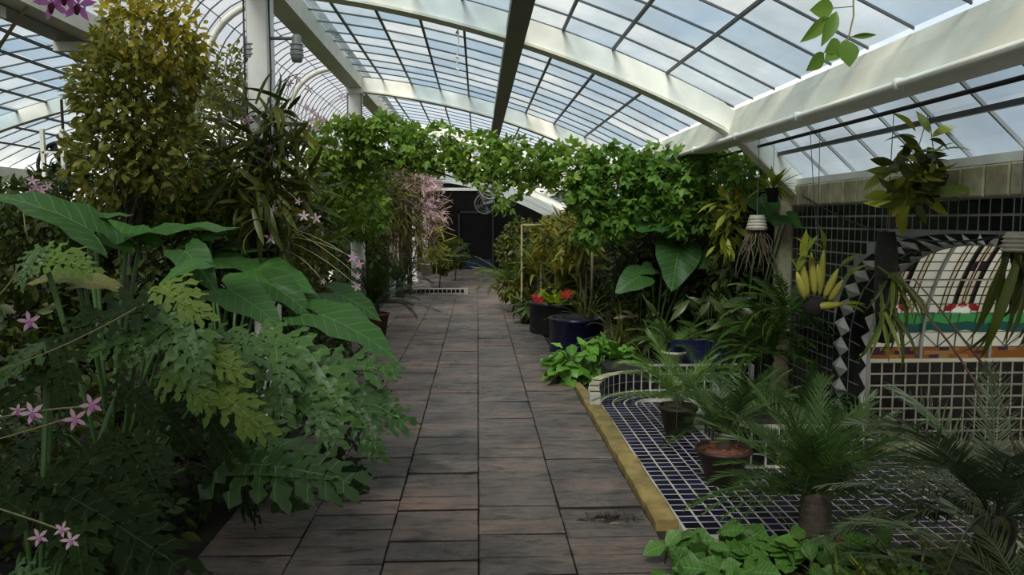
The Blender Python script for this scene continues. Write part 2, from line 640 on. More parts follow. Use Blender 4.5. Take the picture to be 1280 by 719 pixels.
def t_strap(W=0.08, nseg=7, bend=1.2, fold=0.3, peak=0.3, tipw=0.0):
    """strap that starts along +Y and bends towards -Z by 'bend' radians"""
    vs, fs, uv = [], [], []
    y = z = 0.0
    for i in range(nseg + 1):
        t = i / nseg
        a = bend * t * t
        if i:
            am = bend * ((i - 0.5) / nseg) ** 2
            y += math.cos(am) / nseg
            z -= math.sin(am) / nseg
        wd = W * .5 * (0.6 + 0.4 * min(1, t / peak)) * (1 if t < peak else max(tipw, 1 - ((t - peak) / (1 - peak)) ** 2.2))
        for s in (-1, 0, 1):
            h = fold * wd * abs(s)
            vs.append((s * wd, y + h * math.sin(a), z + h * math.cos(a)))
            uv.append((s * wd, t))
    for i in range(nseg):
        q = i * 3
        fs += [(q, q + 1, q + 4, q + 3), (q + 1, q + 2, q + 5, q + 4)]
    return vs, fs, uv


def t_ear(droop=0.28, cup=0.16, wave=0.03, wid=1.0):
    half = [(0.0, -0.03), (0.07, -0.16), (0.15, -0.30), (0.25, -0.36), (0.35, -0.31), (0.41, -0.18), (0.43, 0.0), (0.42, 0.16),
            (0.39, 0.32), (0.33, 0.48), (0.26, 0.63), (0.18, 0.77), (0.09, 0.90), (0.0, 1.0)]
    out = [(x * wid, y) for x, y in half] + [(-x * wid, y) for x, y in half[-2:0:-1]]
    n = len(out)
    rings = [0.3, 0.62, 0.85, 1.0]
    vs = [(0, 0, 0)]
    uv = [(0, 0)]

    def zz(x, y, t, k):
        return cup * abs(x) * (1 - 0.8 * abs(x)) - droop * (max(0, y) ** 2) - 0.25 * max(0, -y) + wave * math.sin(k * 2.1) * t ** 3 \
            - 0.06 * math.cos(y * 42) * min(1, abs(x) * 6) * 0.16
    for t in rings:
        for k, (x, y) in enumerate(out):
            # rings slide along the midrib so the radial mesh follows the blade
            cy = 0.30 * (1 - t) * 0
            px_, py_ = x * t, y * t + cy
            vs.append((px_, py_, zz(px_, py_, t, k)))
            uv.append((px_, py_))
    fs = []
    for k in range(n):
        j = (k + 1) % n
        fs.append((0, 1 + j, 1 + k))
        for r in range(len(rings) - 1):
            a = 1 + r * n
            b = 1 + (r + 1) * n
            fs.append((a + k, a + j, b + j, b + k))
    return vs, fs, uv


def t_split(nl=8, droop=0.3, seed=0, wid=1.0):
    """deeply cut philodendron blade: midrib body and long wavy lobes"""
    R = random.Random(seed)
    vs, fs, uv = [], [], []

    def z(x, y):
        return -droop * (0.75 * max(0, y) ** 2 + 0.9 * x * x) + 0.10 * abs(x)
    # body
    nb = 9
    for i in range(nb + 1):
        t = i / nb
        y = -0.02 + t * 0.95
        wd = 0.125 * (1 - t) ** 0.6 + 0.015
        for s in (-1, 0, 1):
            vs.append((s * wd, y, z(s * wd, y) + (0.0 if s else -0.012)))
            uv.append((s * wd, y))
    for i in range(nb):
        a = i * 3
        fs += [(a, a + 1, a + 4, a + 3), (a + 1, a + 2, a + 5, a + 4)]
    for s in (-1, 1):
        for i in range(nl):
            t = i / (nl - 1)
            y0 = 0.02 + t * 0.84 + R.uniform(-.02, .02)
            ang = math.radians(122 - 96 * t ** 0.8 + R.uniform(-9, 9))     # from midrib tip direction
            ln = (0.47 - 0.22 * t ** 1.6) * R.uniform(0.8, 1.15) * (0.85 if i == 0 else 1)
            w0 = (0.072 - 0.028 * t) * R.uniform(.85, 1.15)
            dx, dy = math.sin(ang) * s * wid, math.cos(ang)
            nx, ny = -dy * s * 1.0, abs(dx)
            k0 = len(vs)
            ns = 8
            ph = R.uniform(0, 6)
            sag = R.uniform(-.02, .07)
            for q in range(ns + 1):
                u = q / ns
                bend = 0.2 * u * u
                cx = dx * ln * u
                cy = y0 + dy * ln * u + bend * ln
                core = 0.72 + 0.38 * math.sin(min(1, u / .75) * PI * .55)
                tipf = 1.0 if u < 0.7 else max(0.03, 1 - ((u - 0.7) / 0.3) ** 1.5)
                for e in (-1, 0, 1):
                    tooth = 1 + 0.42 * math.sin(q * 2.35 + ph + (1.8 if e > 0 else 0))
                    wd = w0 * core * tipf * (tooth if 0 < u < .95 else 1)
                    x = cx + nx * wd * e
                    y = cy + ny * wd * e
                    vs.append((x, y, z(x, y) - sag * u + (0.026 * math.sin(q * 1.7 + ph + e) if e else -0.012)))
                    uv.append((x, y))
            for q in range(ns):
                a = k0 + q * 3
                f1, f2 = (a, a + 1, a + 4, a + 3), (a + 1, a + 2, a + 5, a + 4)
                fs += [f1, f2] if s > 0 else [f1[::-1], f2[::-1]]
    return vs, fs, uv


def t_frond(np_=34, ll=0.2, bend=0.9, vee=0.5, lw=0.012, start=0.12):
    """pinnate frond: bending rachis with narrow leaflets"""
    RF = random.Random(int(bend * 100) + np_)
    vs, fs = [], []
    ns = 12
    ys, zs, an = [0.0], [0.0], [0.0]
    for i in range(ns):
        a = bend * ((i + .5) / ns) ** 1.5
        ys.append(ys[-1] + math.cos(a) / ns)
        zs.append(zs[-1] - math.sin(a) / ns)
        an.append(bend * ((i + 1) / ns) ** 1.5)

    def at(t):
        f = t * ns
        i = min(int(f), ns - 1)
        u = f - i
        return ys[i] + (ys[i + 1] - ys[i]) * u, zs[i] + (zs[i + 1] - zs[i]) * u, an[i] + (an[i + 1] - an[i]) * u
    for i in range(ns + 1):
        r = 0.010 * (1 - 0.75 * i / ns)
        for k in range(3):
            q = 2 * PI * k / 3 + PI / 2
            vs.append((r * math.cos(q), ys[i], zs[i] + r * math.sin(q)))
    for i in range(ns):
        for k in range(3):
            fs.append((i * 3 + k, i * 3 + (k + 1) % 3, i * 3 + 3 + (k + 1) % 3, i * 3 + 3 + k))
    for j in range(np_):
        t = start + (1 - start) * (j + .5) / np_
        y, z_, a = at(t)
        tl = ll * (math.sin(PI * min(1, (t - start) / (1 - start) * 0.86 + 0.12)) ** 0.7 + 0.1)
        for s in (-1, 1):
            sweep = math.radians(62 - 34 * t + RF.uniform(-7, 7))        # angle off the rachis
            vj = vee + RF.uniform(-.28, .28)
            tl *= RF.uniform(.9, 1.1)
            dx = math.sin(sweep) * s * math.cos(vj)
            dy0 = math.cos(sweep)
            dz0 = math.sin(sweep) * math.sin(vj)
            dy = dy0 * math.cos(a) + dz0 * math.sin(a)
            dz = -dy0 * math.sin(a) + dz0 * math.cos(a)
            k0 = len(vs)
            for u, wd in ((0, .5), (0.4, 1.0), (1, 0.05)):
                cx, cy, cz = dx * tl * u, y + dy * tl * u, z_ + dz * tl * u - 0.12 * tl * u * u
                vs.append((cx, cy - lw * wd * math.cos(a), cz))
                vs.append((cx, cy + lw * wd * math.cos(a), cz))
            fs += [(k0, k0 + 1, k0 + 3, k0 + 2), (k0 + 2, k0 + 3, k0 + 5, k0 + 4)]
    return vs, fs, None


def t_cluster(leaf, n, spread=0.9, tilt=0.35, size=0.6):
    """n leaves fanned from one point (compound leaf)"""
    vs, fs = [], []
    lv, lf, _ = leaf
    for k in range(n):
        a = (k - (n - 1) / 2) * spread
        Mx = Matrix.Rotation(-a, 3, 'Z') @ Matrix.Rotation(-tilt * abs(a) * .5 - .1, 3, 'X')
        sc = size * (1.15 if abs(a) < .1 else 0.95)
        k0 = len(vs)
        vs += [tuple((Mx @ Vector(v)) * sc) for v in lv]
        fs += [tuple(i + k0 for i in f) for f in lf]
    return vs, fs, None


def t_flower(np_=5, W=0.42, lift=0.35):
    vs, fs = [], []
    lv, lf, _ = t_blade(W, 3, 0.1, 0.25, 0.5)
    for k in range(np_):
        Mx = Matrix.Rotation(2 * PI * k / np_, 3, 'Z') @ Matrix.Rotation(lift, 3, 'X')
        k0 = len(vs)
        vs += [tuple((Mx @ Vector(v)) * 0.5) for v in lv]
        fs += [tuple(i + k0 for i in f) for f in lf]
    return vs, fs, None


TCACHE = {}


def tmesh(key, tpl, mat):
    k = (key, mat.name)
    if k not in TCACHE:
        v, f, uv = tpl
        TCACHE[k] = mesh(key, v, f, mat, True, uv)
    return TCACHE[k]


T_EAR = [t_ear(0.28, 0.16, 0.03), t_ear(0.45, 0.22, 0.04, 0.95), t_ear(0.12, 0.10, 0.035, 1.1)]
T_SPLIT = [t_split(7, 0.3, 1), t_split(7, 0.5, 2, 0.9), t_split(6, 0.15, 3, 1.1)]
T_OV = t_blade(0.5, 4, 0.12, 0.12, 0.42)
T_OV2 = t_blade(0.42, 2, 0.15, 0.15, 0.45)
T_TRI = t_cluster(t_blade(0.55, 3, 0.1, 0.15, 0.42), 3, 0.95)
T_STRAP = [t_strap(0.075, 7, b) for b in (0.5, 1.2, 2.0)]
T_STRAPW = [t_strap(0.13, 7, b, 0.25) for b in (0.4, 1.0, 1.7)]
T_GRASS = [t_strap(0.03, 6, b, 0.2) for b in (0.6, 1.3, 2.1)]
T_FROND = [t_frond(42, 0.2, b, 0.45, 0.0085) for b in (0.45, 0.9, 1.4)]
T_FRONDL = [t_frond(46, 0.21, b, 0.35, 0.0078) for b in (0.5, 0.95, 1.4)]
T_FERN = [t_frond(22, 0.16, b, 0.12, 0.02, 0.04) for b in (0.5, 1.0, 1.6)]
T_ROUND = [t_blade(0.78, 6, 0.10, 0.2, 0.52, 0.15), t_blade(0.85, 6, 0.2, 0.35, 0.5, 0.2)]
T_ASP = [t_blade(0.3, 7, 0.14, 0.25, 0.5), t_blade(0.26, 7, 0.14, 0.55, 0.5)]


def tplace(name, key, tpl, mat, M, parent):
    return link(name, tmesh(key, tpl, mat), parent, M)


def scatter_mesh(name, tpl, mat, pos, nrm, dirs, size):
    """join many copies of a template leaf in one mesh, with a random value per leaf"""
    tv = np.array(tpl[0], dtype=np.float64)
    tf = tpl[1]
    N = len(pos)
    y = dirs / np.linalg.norm(dirs, axis=1, keepdims=True)
    z = nrm - y * np.sum(nrm * y, axis=1, keepdims=True)
    z /= np.maximum(np.linalg.norm(z, axis=1, keepdims=True), 1e-6)
    x = np.cross(y, z)
    R = np.stack([x, y, z], axis=2) * size[:, None, None]
    V = np.einsum('nij,kj->nki', R, tv) + pos[:, None, :]
    k = len(tv)
    nf = len(tf)
    lens = np.array([len(f) for f in tf])
    loops = np.concatenate([np.array(f) for f in tf])
    allloops = (loops[None, :] + (np.arange(N) * k)[:, None]).ravel()
    starts = np.concatenate([[0], np.cumsum(np.tile(lens, N))[:-1]])
    me = bpy.data.meshes.new(name)
    me.vertices.add(N * k)
    me.vertices.foreach_set('co', V.ravel().astype(np.float32))
    me.loops.add(len(allloops))
    me.loops.foreach_set('vertex_index', allloops.astype(np.int32))
    me.polygons.add(N * nf)
    me.polygons.foreach_set('loop_start', starts.astype(np.int32))
    me.materials.append(mat)
    me.polygons.foreach_set('use_smooth', np.ones(N * nf, dtype=bool))
    a = me.attributes.new('rnd', 'FLOAT', 'FACE')
    a.data.foreach_set('value', np.repeat(rng.random(N), nf).astype(np.float32))
    me.update(calc_edges=True)
    me.validate()
    return me


def blob_points(blobs, N, shell=0.7, up=0.6, jit=0.6, out=0.7):
    """points in the outer shells of ellipsoids, with leaf normals and directions"""
    wts = np.array([b[6] if len(b) > 6 else b[3] * b[5] + b[4] * b[5] for b in blobs])
    idx = rng.choice(len(blobs), N, p=wts / wts.sum())
    C = np.array([b[:3] for b in blobs])[idx]
    Rr = np.array([b[3:6] for b in blobs])[idx]
    u = rng.normal(size=(N, 3))
    u /= np.linalg.norm(u, axis=1, keepdims=True)
    r = shell + (1.05 - shell) * rng.random((N, 1)) ** 0.7
    pos = C + u * r * Rr
    nrm = u * out + np.array([0, 0, up]) + rng.normal(size=(N, 3)) * jit
    nrm /= np.linalg.norm(nrm, axis=1, keepdims=True)
    d = u + rng.normal(size=(N, 3)) * 0.7 + np.array([0, 0, -0.35])
    return pos, nrm, d


def foliage(root, key, tpl, mat, blobs, N, smin, smax, nparts=0, partname='leaf', stuffname='foliage', near=True, **kw):
    pos, nrm, d = blob_points(blobs, N, **kw)
    size = smin + (smax - smin) * rng.random(N)
    if nparts:
        # the ones nearest the camera side become parts of their own
        score = size / np.maximum(np.linalg.norm(pos - np.array([0, 0, CAMH]), axis=1), .1)
        C = np.mean(np.array([b[:3] for b in blobs]), axis=0)
        score = score * (1.0 + 0.6 * ((C[1] - pos[:, 1]) > 0))
        order = np.argsort(-score)
        top, rest = order[:nparts], order[nparts:]
        for i in top:
            tplace(partname, key, tpl, mat, aim(pos[i], d[i], nrm[i], float(size[i])), root)
    else:
        rest = np.arange(N)
    if len(rest):
        o = link(stuffname, scatter_mesh(stuffname, tpl, mat, pos[rest], nrm[rest], d[rest], size[rest]), root)
        o['kind'] = 'stuff'


def clump(root, base, key, tpls, mat, n, smin, smax, emin, emax, az=(0, 2 * PI), r0=0.03, name='leaf', mats=None, zj=0.0):
    """leaves springing from one crown: elevation emin..emax degrees"""
    base = Vector(base)
    for i in range(n):
        a = az[0] + (az[1] - az[0]) * ((i + random.uniform(-.3, .3)) * 0.618034 % 1.0)
        e = math.radians(random.uniform(emin, emax))
        k = random.randrange(len(tpls))
        d = Vector((math.cos(a) * math.cos(e), math.sin(a) * math.cos(e), math.sin(e)))
        nn = Vector((-math.cos(a) * math.sin(e), -math.sin(a) * math.sin(e), math.cos(e)))
        s = random.uniform(smin, smax)
        p = base + Vector((math.cos(a), math.sin(a), 0)) * r0 + Vector((0, 0, random.uniform(-zj, zj)))
        m = random.choice(mats) if mats else mat
        tplace(name, key + str(k), tpls[k], m, aim(p, d, nn, s), root)


def stem(root, pts, r, mat, name='stem', n=5):
    return MB().tube(pts, r, n).obj(name, mat, root, True)


def bez(a, b, c, n=8):
    a, b, c = Vector(a), Vector(b), Vector(c)
    return [a * (1 - t) ** 2 + b * 2 * t * (1 - t) + c * t * t for t in [i / n for i in range(n + 1)]]


def orchid_flower(root, p, s, mat=None, face=None, lip=True, np_=5):
    mat = mat or LM_pink
    face = face or (Vector((0, 0, CAMH)) - Vector(p)).normalized() + Vector((random.uniform(-.5, .5), random.uniform(-.3, .3), random.uniform(-.6, .3)))
    up = Vector((random.uniform(-.4, .4), 0, 1))
    o = tplace('flower', 'flower%d' % np_, t_flower(np_), mat, aim(p, up - face * up.dot(face) / face.length_squared, face, s), root)
    if lip:
        f = face.normalized()
        MB().tube([Vector(p) + f * s * .02, Vector(p) + f * s * .16 + Vector((0, 0, -s * .12)), Vector(p) + f * s * .2 + Vector((0, 0, -s * .3))],
                  [s * .04, s * .10, s * .05], 6).obj('lip', LM_lip if mat is LM_mag else LM_mag, o, True)
    return o


def pot(root, c, r_top, r_bot, h, mat, name='pot', rim=0.02, fill=None, n=24, fillname='soil'):
    m = MB().lathe([(0.0, 0), (r_bot, 0), (r_bot + (r_top - r_bot) * .9, h - rim * 1.6), (r_top + rim * .5, h - rim * 1.5), (r_top + rim * .6, h),
                    (r_top - rim * .6, h), (r_top - rim, h - rim * 2), (0.0, h - rim * 2.2)], n, c)
    o = m.obj(name, mat, root, True)
    if fill:
        MB().lathe([(0, h - rim * .6), (r_top * .5, h - rim * .8), (r_top - rim * .8, h - rim * 1.4), (r_top - rim * .9, h - rim * 2.1), (0, h - rim * 2.1)], n, c).obj(fillname, fill, root, True)
    return o

# ================================================================== SETTING
YN, YF = -3.4, 26.6          # near and far end of the house that is built
BAY = 5.0
ARCHY = [1.6, 6.6, 11.6, 16.6, 21.6, 26.4]
XCOL = -1.77
XSYM = -2.95
XW = 2.75                    # face of the right-hand wall
AXC, AZC, AR = -2.64, -6.666, 10.3


def prof(x, off=0.0):
    return AZC + math.sqrt((AR + off) ** 2 - (x - AXC) ** 2)


def mir(x):
    return 2 * XSYM - x


# ground outside and soil beds inside
soil = struct('floor_soil', MB().box(-8.9, 2.9, YN, YF, -0.3, -0.035).mesh('soil', M_soil))
struct('floor_outside', mesh('outside', [(-80, -80, -0.32), (80, -80, -0.32), (80, 80, -0.32), (-80, 80, -0.32)], [(0, 1, 2, 3)],
                             plain('outside_ground', (0.06, 0.07, 0.04), 0.9)))

# ---- path of slate pavers
floor = struct('floor')
COLX = [-1.905, -1.43, -0.952, -0.476, 0.0, 0.476, 0.972]
pv = []
for k in range(6):
    R = random.Random(k + 50)
    n = 3
    xs = [-.5, -.17, .17, .5]
    ring = [(-.5, -.5), (0, -.5 + R.uniform(-.02, .02)), (.5, -.5), (.5, 0), (.5, .5), (0.1, .5 + R.uniform(-.02, .02)), (-.5, .5), (-.5, 0.1)]
    b = [(x, y, -1) for x, y in ring]
    t0 = [(x, y, -.14) for x, y in ring]
    t1 = [(x * .975 + R.uniform(-.008, .008), y * .965 + R.uniform(-.012, .012), R.uniform(-.06, .04)) for x, y in ring]
    vs = b + t0 + t1 + [(R.uniform(-.1, .1), 0, R.uniform(-.05, .1))]
    fs = []
    for i in range(8):
        j = (i + 1) % 8
        fs += [(i, j, 8 + j, 8 + i), (8 + i, 8 + j, 16 + j, 16 + i), (16 + i, 16 + j, 24)]
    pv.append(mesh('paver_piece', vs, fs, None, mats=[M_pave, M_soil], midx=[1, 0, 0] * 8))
rest = MB()
ROW = 0.215
for c in range(6):
    x0, x1 = COLX[c], COLX[c + 1]
    y = (2.4 if c else 7.4) + random.uniform(0, 0.15)
    i = 0
    while y < YF:
        ln = ROW * random.choice((0.92, 1, 1, 1.06, 1.35 if random.random() < .15 else 1))
        cx, cy = (x0 + x1) / 2, y + ln / 2
        g = random.uniform(0.005, 0.010)
        gy = random.uniform(0.007, 0.018)
        dz = random.uniform(-.007, .004)
        if i < (52 if c else 40):
            M = (Matrix.Translation((cx, cy, dz)) @ Matrix.Rotation(random.uniform(-.012, .012), 4, 'X') @ Matrix.Rotation(random.uniform(-.008, .008), 4, 'Y')
                 @ Matrix.Rotation(random.uniform(-.01, .01), 4, 'Z') @ Matrix.Diagonal((x1 - x0 - g, ln - gy, 0.04, 1)))
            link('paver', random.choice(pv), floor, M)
        else:
            rest.box(x0 + g / 2, x1 - g / 2, y + g / 2, y + ln - g / 2, -.04, dz)
        y += ln
        i += 1
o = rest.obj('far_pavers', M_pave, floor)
o['kind'] = 'stuff'

# ---- kerb
m = MB()
n = 26
vs, fs = [], []
for i in range(n + 1):
    y = 4.12 + (7.75 - 4.12) * i / n
    w0 = 0.985 + random.uniform(-.007, .007)
    w1 = 1.125 + random.uniform(-.006, .006) - (0.06 * max(0, (y - 6.9)) / .85)
    h = 0.035 + random.uniform(-.006, .006)
    vs += [(w0, y, -.1), (w0 + .004, y, h - .015), (w0 + .02, y, h), (w1 - .02, y, h), (w1, y, h - .02), (w1, y, -.1)]
for i in range(n):
    for k in range(5):
        fs.append((i * 6 + k, i * 6 + k + 1, i * 6 + 7 + k, i * 6 + 6 + k))
fs += [tuple(range(6)), tuple(n * 6 + k for k in range(6))[::-1]]
m.add(vs, fs)
struct('trim_1', m.mesh('kerb', M_kerb), label='ochre stone kerb between slate path and tiled basin')

# ---- right aisle roof
roof = struct('ceiling')
STR = [-1.77, -1.38, -0.96, -0.54, -0.12, 0.30, 0.72, 1.14, 1.60, 2.20]
GOFF = 0.215
PR = BAY / 11
nrow = int(round((YF - YN) / PR))
rows = [YN + PR * i for i in range(nrow + 1)]


def lowz(x):                      # the glazed skirt between gutter and wall
    return 2.56 - (x - 2.30) * (2.56 - 2.06) / (2.84 - 2.30)


def roofz(x):
    return prof(x, GOFF) if x <= 2.21 else lowz(x)


LOW = [2.32, 2.58, 2.84]


def panes(root, xs, zf, mat, y0, y1, sx=1.0, name='pane'):
    ub = unitbox(mat)
    far = MB()
    for a, b in zip(xs[:-1], xs[1:]):
        A, B = Vector((a, 0, zf(a))), Vector((b, 0, zf(b)))
        if sx < 0:
            A.x, B.x = mir(a), mir(b)
            A, B = B, A
        d = B - A
        for r0, r1 in zip(rows[:-1], rows[1:]):
            c = (A + B) / 2
            c.y = (r0 + r1) / 2
            M = frame(c, d, (0, 1, 0), d.length - .004, r1 - r0 - .004, .006)
            if y0 - .01 <= r0 and r1 <= y1 + .01:
                link(name, ub, root, M)
            else:
                cs = [M @ Vector(p) for p in ((-.5, -.5, 0), (.5, -.5, 0), (.5, .5, 0), (-.5, .5, 0))]
                far.add(cs, [(0, 1, 2, 3)])
    o = far.obj('far_panes', mat, root)
    o['kind'] = 'stuff'


panes(roof, STR, roofz, M_glass, 2.05, 11.6)
panes(roof, LOW, roofz, M_glassl, 2.05, 6.6)


def sweep_bar(xs, zf, w, h, drop=0.0, sx=1.0):
    """bar across the roof following its curve, at local y = 0"""
    vs, fs = [], []
    for x in xs:
        z = zf(x) - drop
        X = mir(x) if sx < 0 else x
        vs += [(X, -w / 2, z - h), (X, w / 2, z - h), (X, w / 2, z), (X, -w / 2, z)]
    for i in range(len(xs) - 1):
        for k in range(4):
            fs.append((i * 4 + k, i * 4 + (k + 1) % 4, i * 4 + 4 + (k + 1) % 4, i * 4 + 4 + k))
    fs += [(3, 2, 1, 0), tuple((len(xs) - 1) * 4 + k for k in range(4))]
    return MB().add(vs, fs)


barm = sweep_bar(STR, roofz, 0.011, 0.014).mesh('glazing_bar', M_darkbar)
barl = sweep_bar([2.32, 2.84], roofz, 0.016, 0.024).mesh('glazing_bar', M_leadg)
for r in rows:
    link('glazing_bar', barm, roof, Matrix.Translation((0, r, 0)))
    if r < 12:
        link('glazing_bar', barl, roof, Matrix.Translation((0, r, 0)))
for x in STR[1:-1]:
    if abs(x - .3) > .01:
        z = roofz(x) - .012
        MB().box(x - .012, x + .012, YN, YF, z - .02, z).obj('purlin', M_darkbar, roof)
z = lowz(2.58) - .024
MB().box(2.565, 2.595, YN, YF, z - .03, z).obj('purlin', M_darkbar, roof)
# dark ridge beam
zr = prof(.30)
MB().box(.245, .355, YN, YF, zr - .10, zr + .10).obj('roof_beam', M_beamgrey, roof)
MB().box(.225, .375, YN, YF, zr - .11, zr - .09).obj('beam_flange', M_beamgrey, roof)

# gutter beam along the right, with pipe
gut = struct('trim_2', label='white gutter beam along the glass roof above the tiled wall')
m = MB()
sec = [(2.11, 2.36), (2.32, 2.36), (2.36, 2.60), (2.20, 2.64), (2.17, 2.56)]
m.prism([(x, YN, z) for x, z in sec], (0, YF - YN, 0))
m.obj('gutter_box', M_cream, gut)
MB().tube([(2.09, YN, 2.372), (2.09, YF, 2.372)], .021, 8).obj('pipe', M_pipe, gut, True)
mm = MB().tube([(2.09, 0, 2.345), (2.09, 0, 2.40)], .027, 8).mesh('pipe_clip', M_pipe, True)
for i in range(12):
    link('pipe_clip', mm, gut, Matrix.Translation((0, 2.6 + i * 1.2, 0)))
MB().tube([(2.40, YN, 2.325), (2.40, YF, 2.325)], .013, 6).obj('black_pipe', M_black, gut, True)
# wall plate
struct('trim_3', MB().box(2.74, 2.90, YN, YF, 2.0, 2.05).mesh('wall_plate', M_white), label='white wall plate under the glass skirt')

# beams over both column lines
for k, s in ((4, 1), (5, -1)):
    x0, x1 = (-1.90, -1.68) if s > 0 else (mir(-1.68), mir(-1.90))
    m = MB().box(x0, x1, YN, YF, 3.62, 3.84)
    tr = struct('trim_%d' % k, m.mesh('valley_beam', M_cream), label='cream valley beam carried by the row of white columns' if s > 0 else
                'cream valley beam with dark underside above the leafy shrub')
xl0, xl1 = mir(-1.68), mir(-1.90)
tr = struct('trim_6', MB().box(xl0 - .28, xl0 - .002, YN, YF, 3.60, 3.66).mesh('soffit', M_beamgrey), label='dark soffit board beside the left valley beam')
for i in range(10):
    MB().box(xl0 - .30, xl0 + .0, 3.0 + i * 1.4, 3.08 + i * 1.4, 3.50, 3.60).obj('bracket', M_cream, tr)

# left aisle, mirrored
roofl = struct('ceiling_left')
panes(roofl, STR, roofz, M_glass, 6.6, 14.3, -1)
panes(roofl, LOW, roofz, M_glassl, 99, 99, -1)
barm2 = sweep_bar(STR + [2.84], lambda x: roofz(x) if x < 2.2 else lowz(x), 0.012, 0.016, sx=-1).mesh('glazing_bar', M_darkbar)
for r in rows:
    link('glazing_bar', barm2, roofl, Matrix.Translation((0, r, 0)))
for x in STR[1:-1]:
    z = roofz(x) - .024
    MB().box(mir(x) - .016, mir(x) + .016, YN, YF, z - .03, z).obj('purlin', M_darkbar, roofl)
MB().box(mir(2.3), mir(2.12), YN, YF, 2.36, 2.60).obj('gutter_box', M_cream, roofl)

# central barrel vault
vault = struct('ceiling_vault')
VR = 1.10
VZ = 3.84


def vpt(a, r=VR):
    return XSYM + r * math.cos(a), VZ + r * math.sin(a) * 1.02


NV = 12
far = MB()
for i in range(NV):
    a0, a1 = PI * i / NV, PI * (i + 1) / NV
    (xa, za), (xb, zb) = vpt(a0), vpt(a1)
    far.add([(xa, YN, za), (xb, YN, zb), (xb, YF, zb), (xa, YF, za)], [(0, 1, 2, 3)])
far.obj('vault_glazing', M_glassv, vault)
hp = [(vpt(PI * i / 16, VR - .012)) for i in range(17)]
hoop = MB().tube([(x, 0, z) for x, z in hp], .011, 4).mesh('hoop', M_darkbar)
for i in range(int((YF - YN) / .36)):
    link('hoop', hoop, vault, Matrix.Translation((0, YN + .2 + i * .36, 0)))
for i in range(1, 8):
    x, z = vpt(PI * i / 8, VR - .02)
    MB().tube([(x, YN, z), (x, YF, z)], .008, 4).obj('vault_rail', M_darkbar, vault)
hw = [(vpt(PI * i / 20, VR - .09)) for i in range(21)]
hoopw = MB().tube([(x, 0, z) for x, z in hw], .055, 6).mesh('white_hoop', M_cream, True)
for y in ARCHY[1:]:
    link('white_hoop', hoopw, vault, Matrix.Translation((0, y, 0)))

# arch ribs
NX = 24
rx = [XCOL + (2.86 - XCOL) * i / NX for i in range(NX + 1)]
ribm = sweep_bar(rx, lambda x: min(prof(x, .19), 9 if x < 2.25 else lowz(x) - .03), .12, .20).mesh('arch_rib', M_white)
ribl = sweep_bar(rx, lambda x: min(prof(x, .19), 9 if x < 2.25 else lowz(x) - .03), .12, .20, sx=-1).mesh('arch_rib', M_white)
lipm = sweep_bar(rx, lambda x: min(prof(x, 0), 9 if x < 2.25 else lowz(x) - .225), .17, .022).mesh('lower_flange', M_cream)
for y in ARCHY:
    o = link('arch_rib', ribm, roof, Matrix.Translation((0, y, 0)))
    link('rib_flange', lipm, o, Matrix.Translation((0, y, 0)))
    link('arch_rib', ribl, roofl, Matrix.Translation((0, y, 0)))

# the far bay has a lower roof on closely set ribs
farb = struct('ceiling_far')
rx2 = [XCOL + .1 + (2.3 - XCOL - .1) * i / 16 for i in range(17)]
fm = sweep_bar(rx2, lambda x: prof(x) - .42, .10, .16).mesh('far_rib', M_white)
for i in range(9):
    link('far_rib', fm, farb, Matrix.Translation((0, 18.6 + i * .85, 0)))
vs, fs = [], []
for i, x in enumerate(rx2):
    for y in (18.5, YF - .1):
        vs.append((x, y, prof(x) - .405))
for i in range(16):
    fs.append((i * 2, i * 2 + 1, i * 2 + 3, i * 2 + 2))
MB().add(vs, fs).obj('far_glazing', M_glassl, farb)

# columns
for s in (1, -1):
    for i, y in enumerate(ARCHY):
        x = -1.79 if s > 0 else mir(-1.79)
        if s > 0 and i == 1:
            lab, grp = 'thick white column wrapped by an orchid clump, with grey lamps on its sides', None
        elif s > 0 and i == 2:
            lab, grp = 'white column rising out of the vine beside the second arched rib', None
        elif s > 0:
            lab, grp = 'white square column in the row along the path', 'columns along the path'
        else:
            lab, grp = 'cream square column in the row behind the leafy shrub', 'columns behind the shrub'
        t = thing('column', lab, 'column', (x, y, -.035), grp)
        hw_ = .095
        m = MB()
        c = .02
        oct_ = [(-hw_ + c, -hw_), (hw_ - c, -hw_), (hw_, -hw_ + c), (hw_, hw_ - c), (hw_ - c, hw_), (-hw_ + c, hw_), (-hw_, hw_ - c), (-hw_, -hw_ + c)]
        m.prism([(x + a, y + b, -.035) for a, b in oct_], (0, 0, 3.66)).obj('shaft', M_white, t)
        MB().box(x - .13, x + .13, y - .13, y + .13, -.035, .05).obj('base_plate', M_white, t)
        MB().box(x - .12, x + .12, y - .12, y + .12, 3.54, 3.622).obj('head_plate', M_white, t)
        if s > 0 and i in (1, 2):
            for sd_ in (-1, 1):
                MB().tube([(x + sd_ * .1, y - .1, 3.6), (x + sd_ * .105, y - .104, 2.9), (x + sd_ * .09, y - .107, 2.5), (x + sd_ * .10, y - .108, 1.6)], .008, 5).obj('cable', M_black, t, True)

